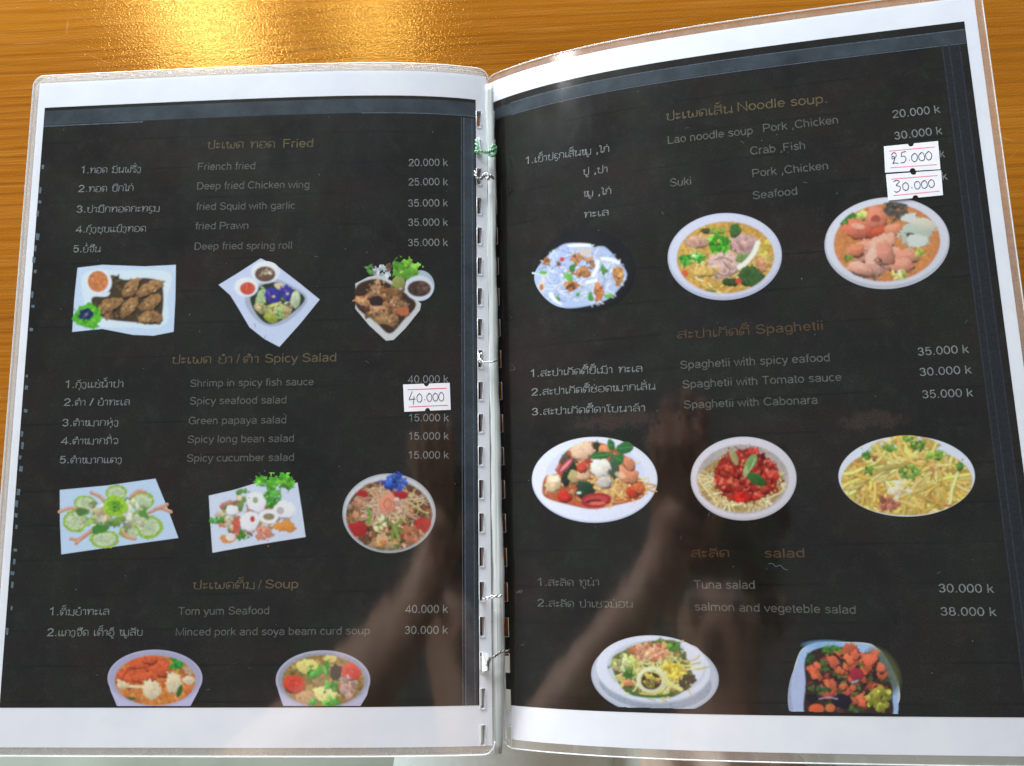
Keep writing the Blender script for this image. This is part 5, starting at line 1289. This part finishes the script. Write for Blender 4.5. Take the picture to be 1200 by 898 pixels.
skin_body('body', J, B, 'pelvis', skin, person)
T = {k: J[k] for k in ('pelvis','waist','chest','sh','shl','shr')}
grow = lambda r, g: tuple(q + g for q in r) if hasattr(r, '__len__') else r + g
T = {k: (v[0], v[1], v[2], grow(v[3], 15)) for k, v in T.items()}
for s, e in (('l', 'shl'), ('r', 'shr')):
    a, b = np.array(J['sh' + s][:3]), np.array(J['el' + s][:3]); q = a * .35 + b * .65; T['sl' + s] = (*q, 55)
skin_body('shirt', T, [('pelvis','waist'),('waist','chest'),('chest','sh'),('sh','shl'),('sh','shr'),('shl','sll'),('shr','slr')], 'pelvis', shirt, person)
T = {k: (*J[k][:3], grow(J[k][3], 13)) for k in ('pelvis','hipl','hipr','knl','knr')}
T['pelvis'] = (30, -330, -195, (150, 118))
for s in 'lr': T['an' + s] = (J['ank' + s][0], J['ank' + s][1] - 4, J['ank' + s][2] + 40, 56)
skin_body('trousers', T, [('pelvis','hipl'),('hipl','knl'),('knl','anl'),('pelvis','hipr'),('hipr','knr'),('knr','anr')], 'pelvis', trous, person)
# hair, a cap over the crown with a loose fringe
bm = bmesh.new(); bmesh.ops.create_uvsphere(bm, u_segments=28, v_segments=18, radius=1)
for v in bm.verts:
    x, y, z = v.co; k = 1 + .05 * math.sin(9 * x + 5 * y) * math.sin(7 * z)
    v.co = ((31 + x * 86 * k) * MM, (2 + y * 92 * k) * MM, (560 + z * 88 * k) * MM)
bmesh.ops.delete(bm, geom=[v for v in bm.verts if v.co.z < .545 and v.co.y < .050 + .012 * math.sin(v.co.x * 160)], context='VERTS')
hr = bm_obj('hair', bm, hair, person, True)
m = hr.modifiers.new('thick', 'SOLIDIFY'); m.thickness = .008
def lump(name, c, r, mat, parent=person):
    bm = bmesh.new(); bmesh.ops.create_uvsphere(bm, u_segments=14, v_segments=10, radius=1)
    for v in bm.verts: v.co = tuple((c[i] + v.co[i] * r[i]) * MM for i in range(3))
    return bm_obj(name, bm, mat, parent, True)
eye = simple('eye_white', (.7, .7, .68), .3, .05); iris = simple('dark_iris', (.03, .02, .015), .2, .1); lip = simple('lip', (.36, .14, .11), .5, .1)
for s in (-1, 1):
    e = lump('eye', (31 + s * 31, 2, 470), (12, 9, 8), eye); lump('iris', (31 + s * 31, 0, 463), (5, 5, 4), iris, e)
    lump('eyebrow', (31 + s * 31, 20, 471), (17, 4, 6), hair); lump('ear', (31 + s * 82, -20, 540), (8, 24, 14), skin)
lump('nose', (31, -22, 446), (12, 17, 18), skin); lump('mouth', (31, -54, 450), (22, 6, 7), lip)
# left hand spread under the phone it carries, right hand resting in the lap
for k, (x1, y1) in enumerate(((-34, 158), (-12, 186), (14, 194), (38, 182))):
    x0, y0 = -30 + 19 * k, 84 + 3 * k
    J2 = dict(a=(x0, y0, 384, 12), b=((x0 + x1) / 2 - 2, (y0 + y1) / 2, 383, 11), c=(x0 * .25 + x1 * .75, y0 * .25 + y1 * .75, 386, 10), d=(x1, y1, 389, 8.5))
    skin_body('finger', J2, [('a','b'),('b','c'),('c','d')], 'a', skin, person, 1)
J2 = dict(a=(14, 52, 386, 14), b=(42, 66, 384, 12), c=(62, 92, 387, 10)); skin_body('thumb', J2, [('a','b'),('b','c')], 'a', skin, person, 1)
for k in range(4):
    x0 = 168 + 13 * k
    J2 = dict(a=(x0, -100, -112, 9), b=(x0 - 6, -78 + abs(k - 1.5) * -3, -114, 8.5), c=(x0 - 12, -64 + abs(k - 1.5) * -4, -124, 7.5)); skin_body('finger', J2, [('a','b'),('b','c')], 'a', skin, person, 1)
J2 = dict(a=(166, -118, -112, 11), b=(150, -98, -112, 10), c=(142, -82, -116, 8.5)); skin_body('thumb', J2, [('a','b'),('b','c')], 'a', skin, person, 1)
ph = bpy.data.objects.new('phone', None); COL.objects.link(ph)
tag(ph, 'dark phone held level over the menu, mirrored faintly in the laminate', 'phone')
bm = bmesh.new(); box(bm, -.030, .122, .062, .140, .4215, .4295, .003); bm_obj('phone_body', bm, simple('phone_back', (.03, .03, .035), .25, .1), ph)
bm = bmesh.new(); box(bm, -.027, .119, .065, .137, .4297, .4302); bm_obj('screen_glass', bm, simple('phone_glass', (.01, .01, .012), .1, .1), ph)
# beige cloth lying beside the trousers
bm = bmesh.new(); bmesh.ops.create_grid(bm, x_segments=26, y_segments=26, size=1)
for v in bm.verts:
    x, y = v.co.x, v.co.y
    r2 = min(1, math.hypot(x * .8, y * .9))
    v.co = (.112 + x * .046 + .004 * math.sin(5 * y), -.075 + y * .075, -.112 - .03 * r2 ** 3 + .003 * math.sin(9 * x + 3 * y) + .0025 * math.sin(13 * y - 2 * x))
cl = bm_obj('folded_cloth', bm, simple('beige_cloth', (.62, .52, .42), .9, .12, 40, .2, .4, 300), None, True)
m = cl.modifiers.new('thick', 'SOLIDIFY'); m.thickness = .006
tag(cl, 'beige cloth lying on the lap beneath the lower edge of the right menu page', 'cloth')

st = bpy.data.objects.new('stool', None); COL.objects.link(st); st.location = (.03, -.335, -.75)
tag(st, 'plain wooden stool under the seated person, outside the picture', 'stool')
bm = bmesh.new(); box(bm, -.17, .17, -.15, .15, .40, .43, .008); bm_obj('seat', bm, MAT['wood'], st)
for x in (-.14, .14):
    for y in (-.12, .12):
        bm = bmesh.new(); box(bm, x - .018, x + .018, y - .018, y + .018, 0, .399, .003); bm_obj('leg', bm, MAT['wood'], st)
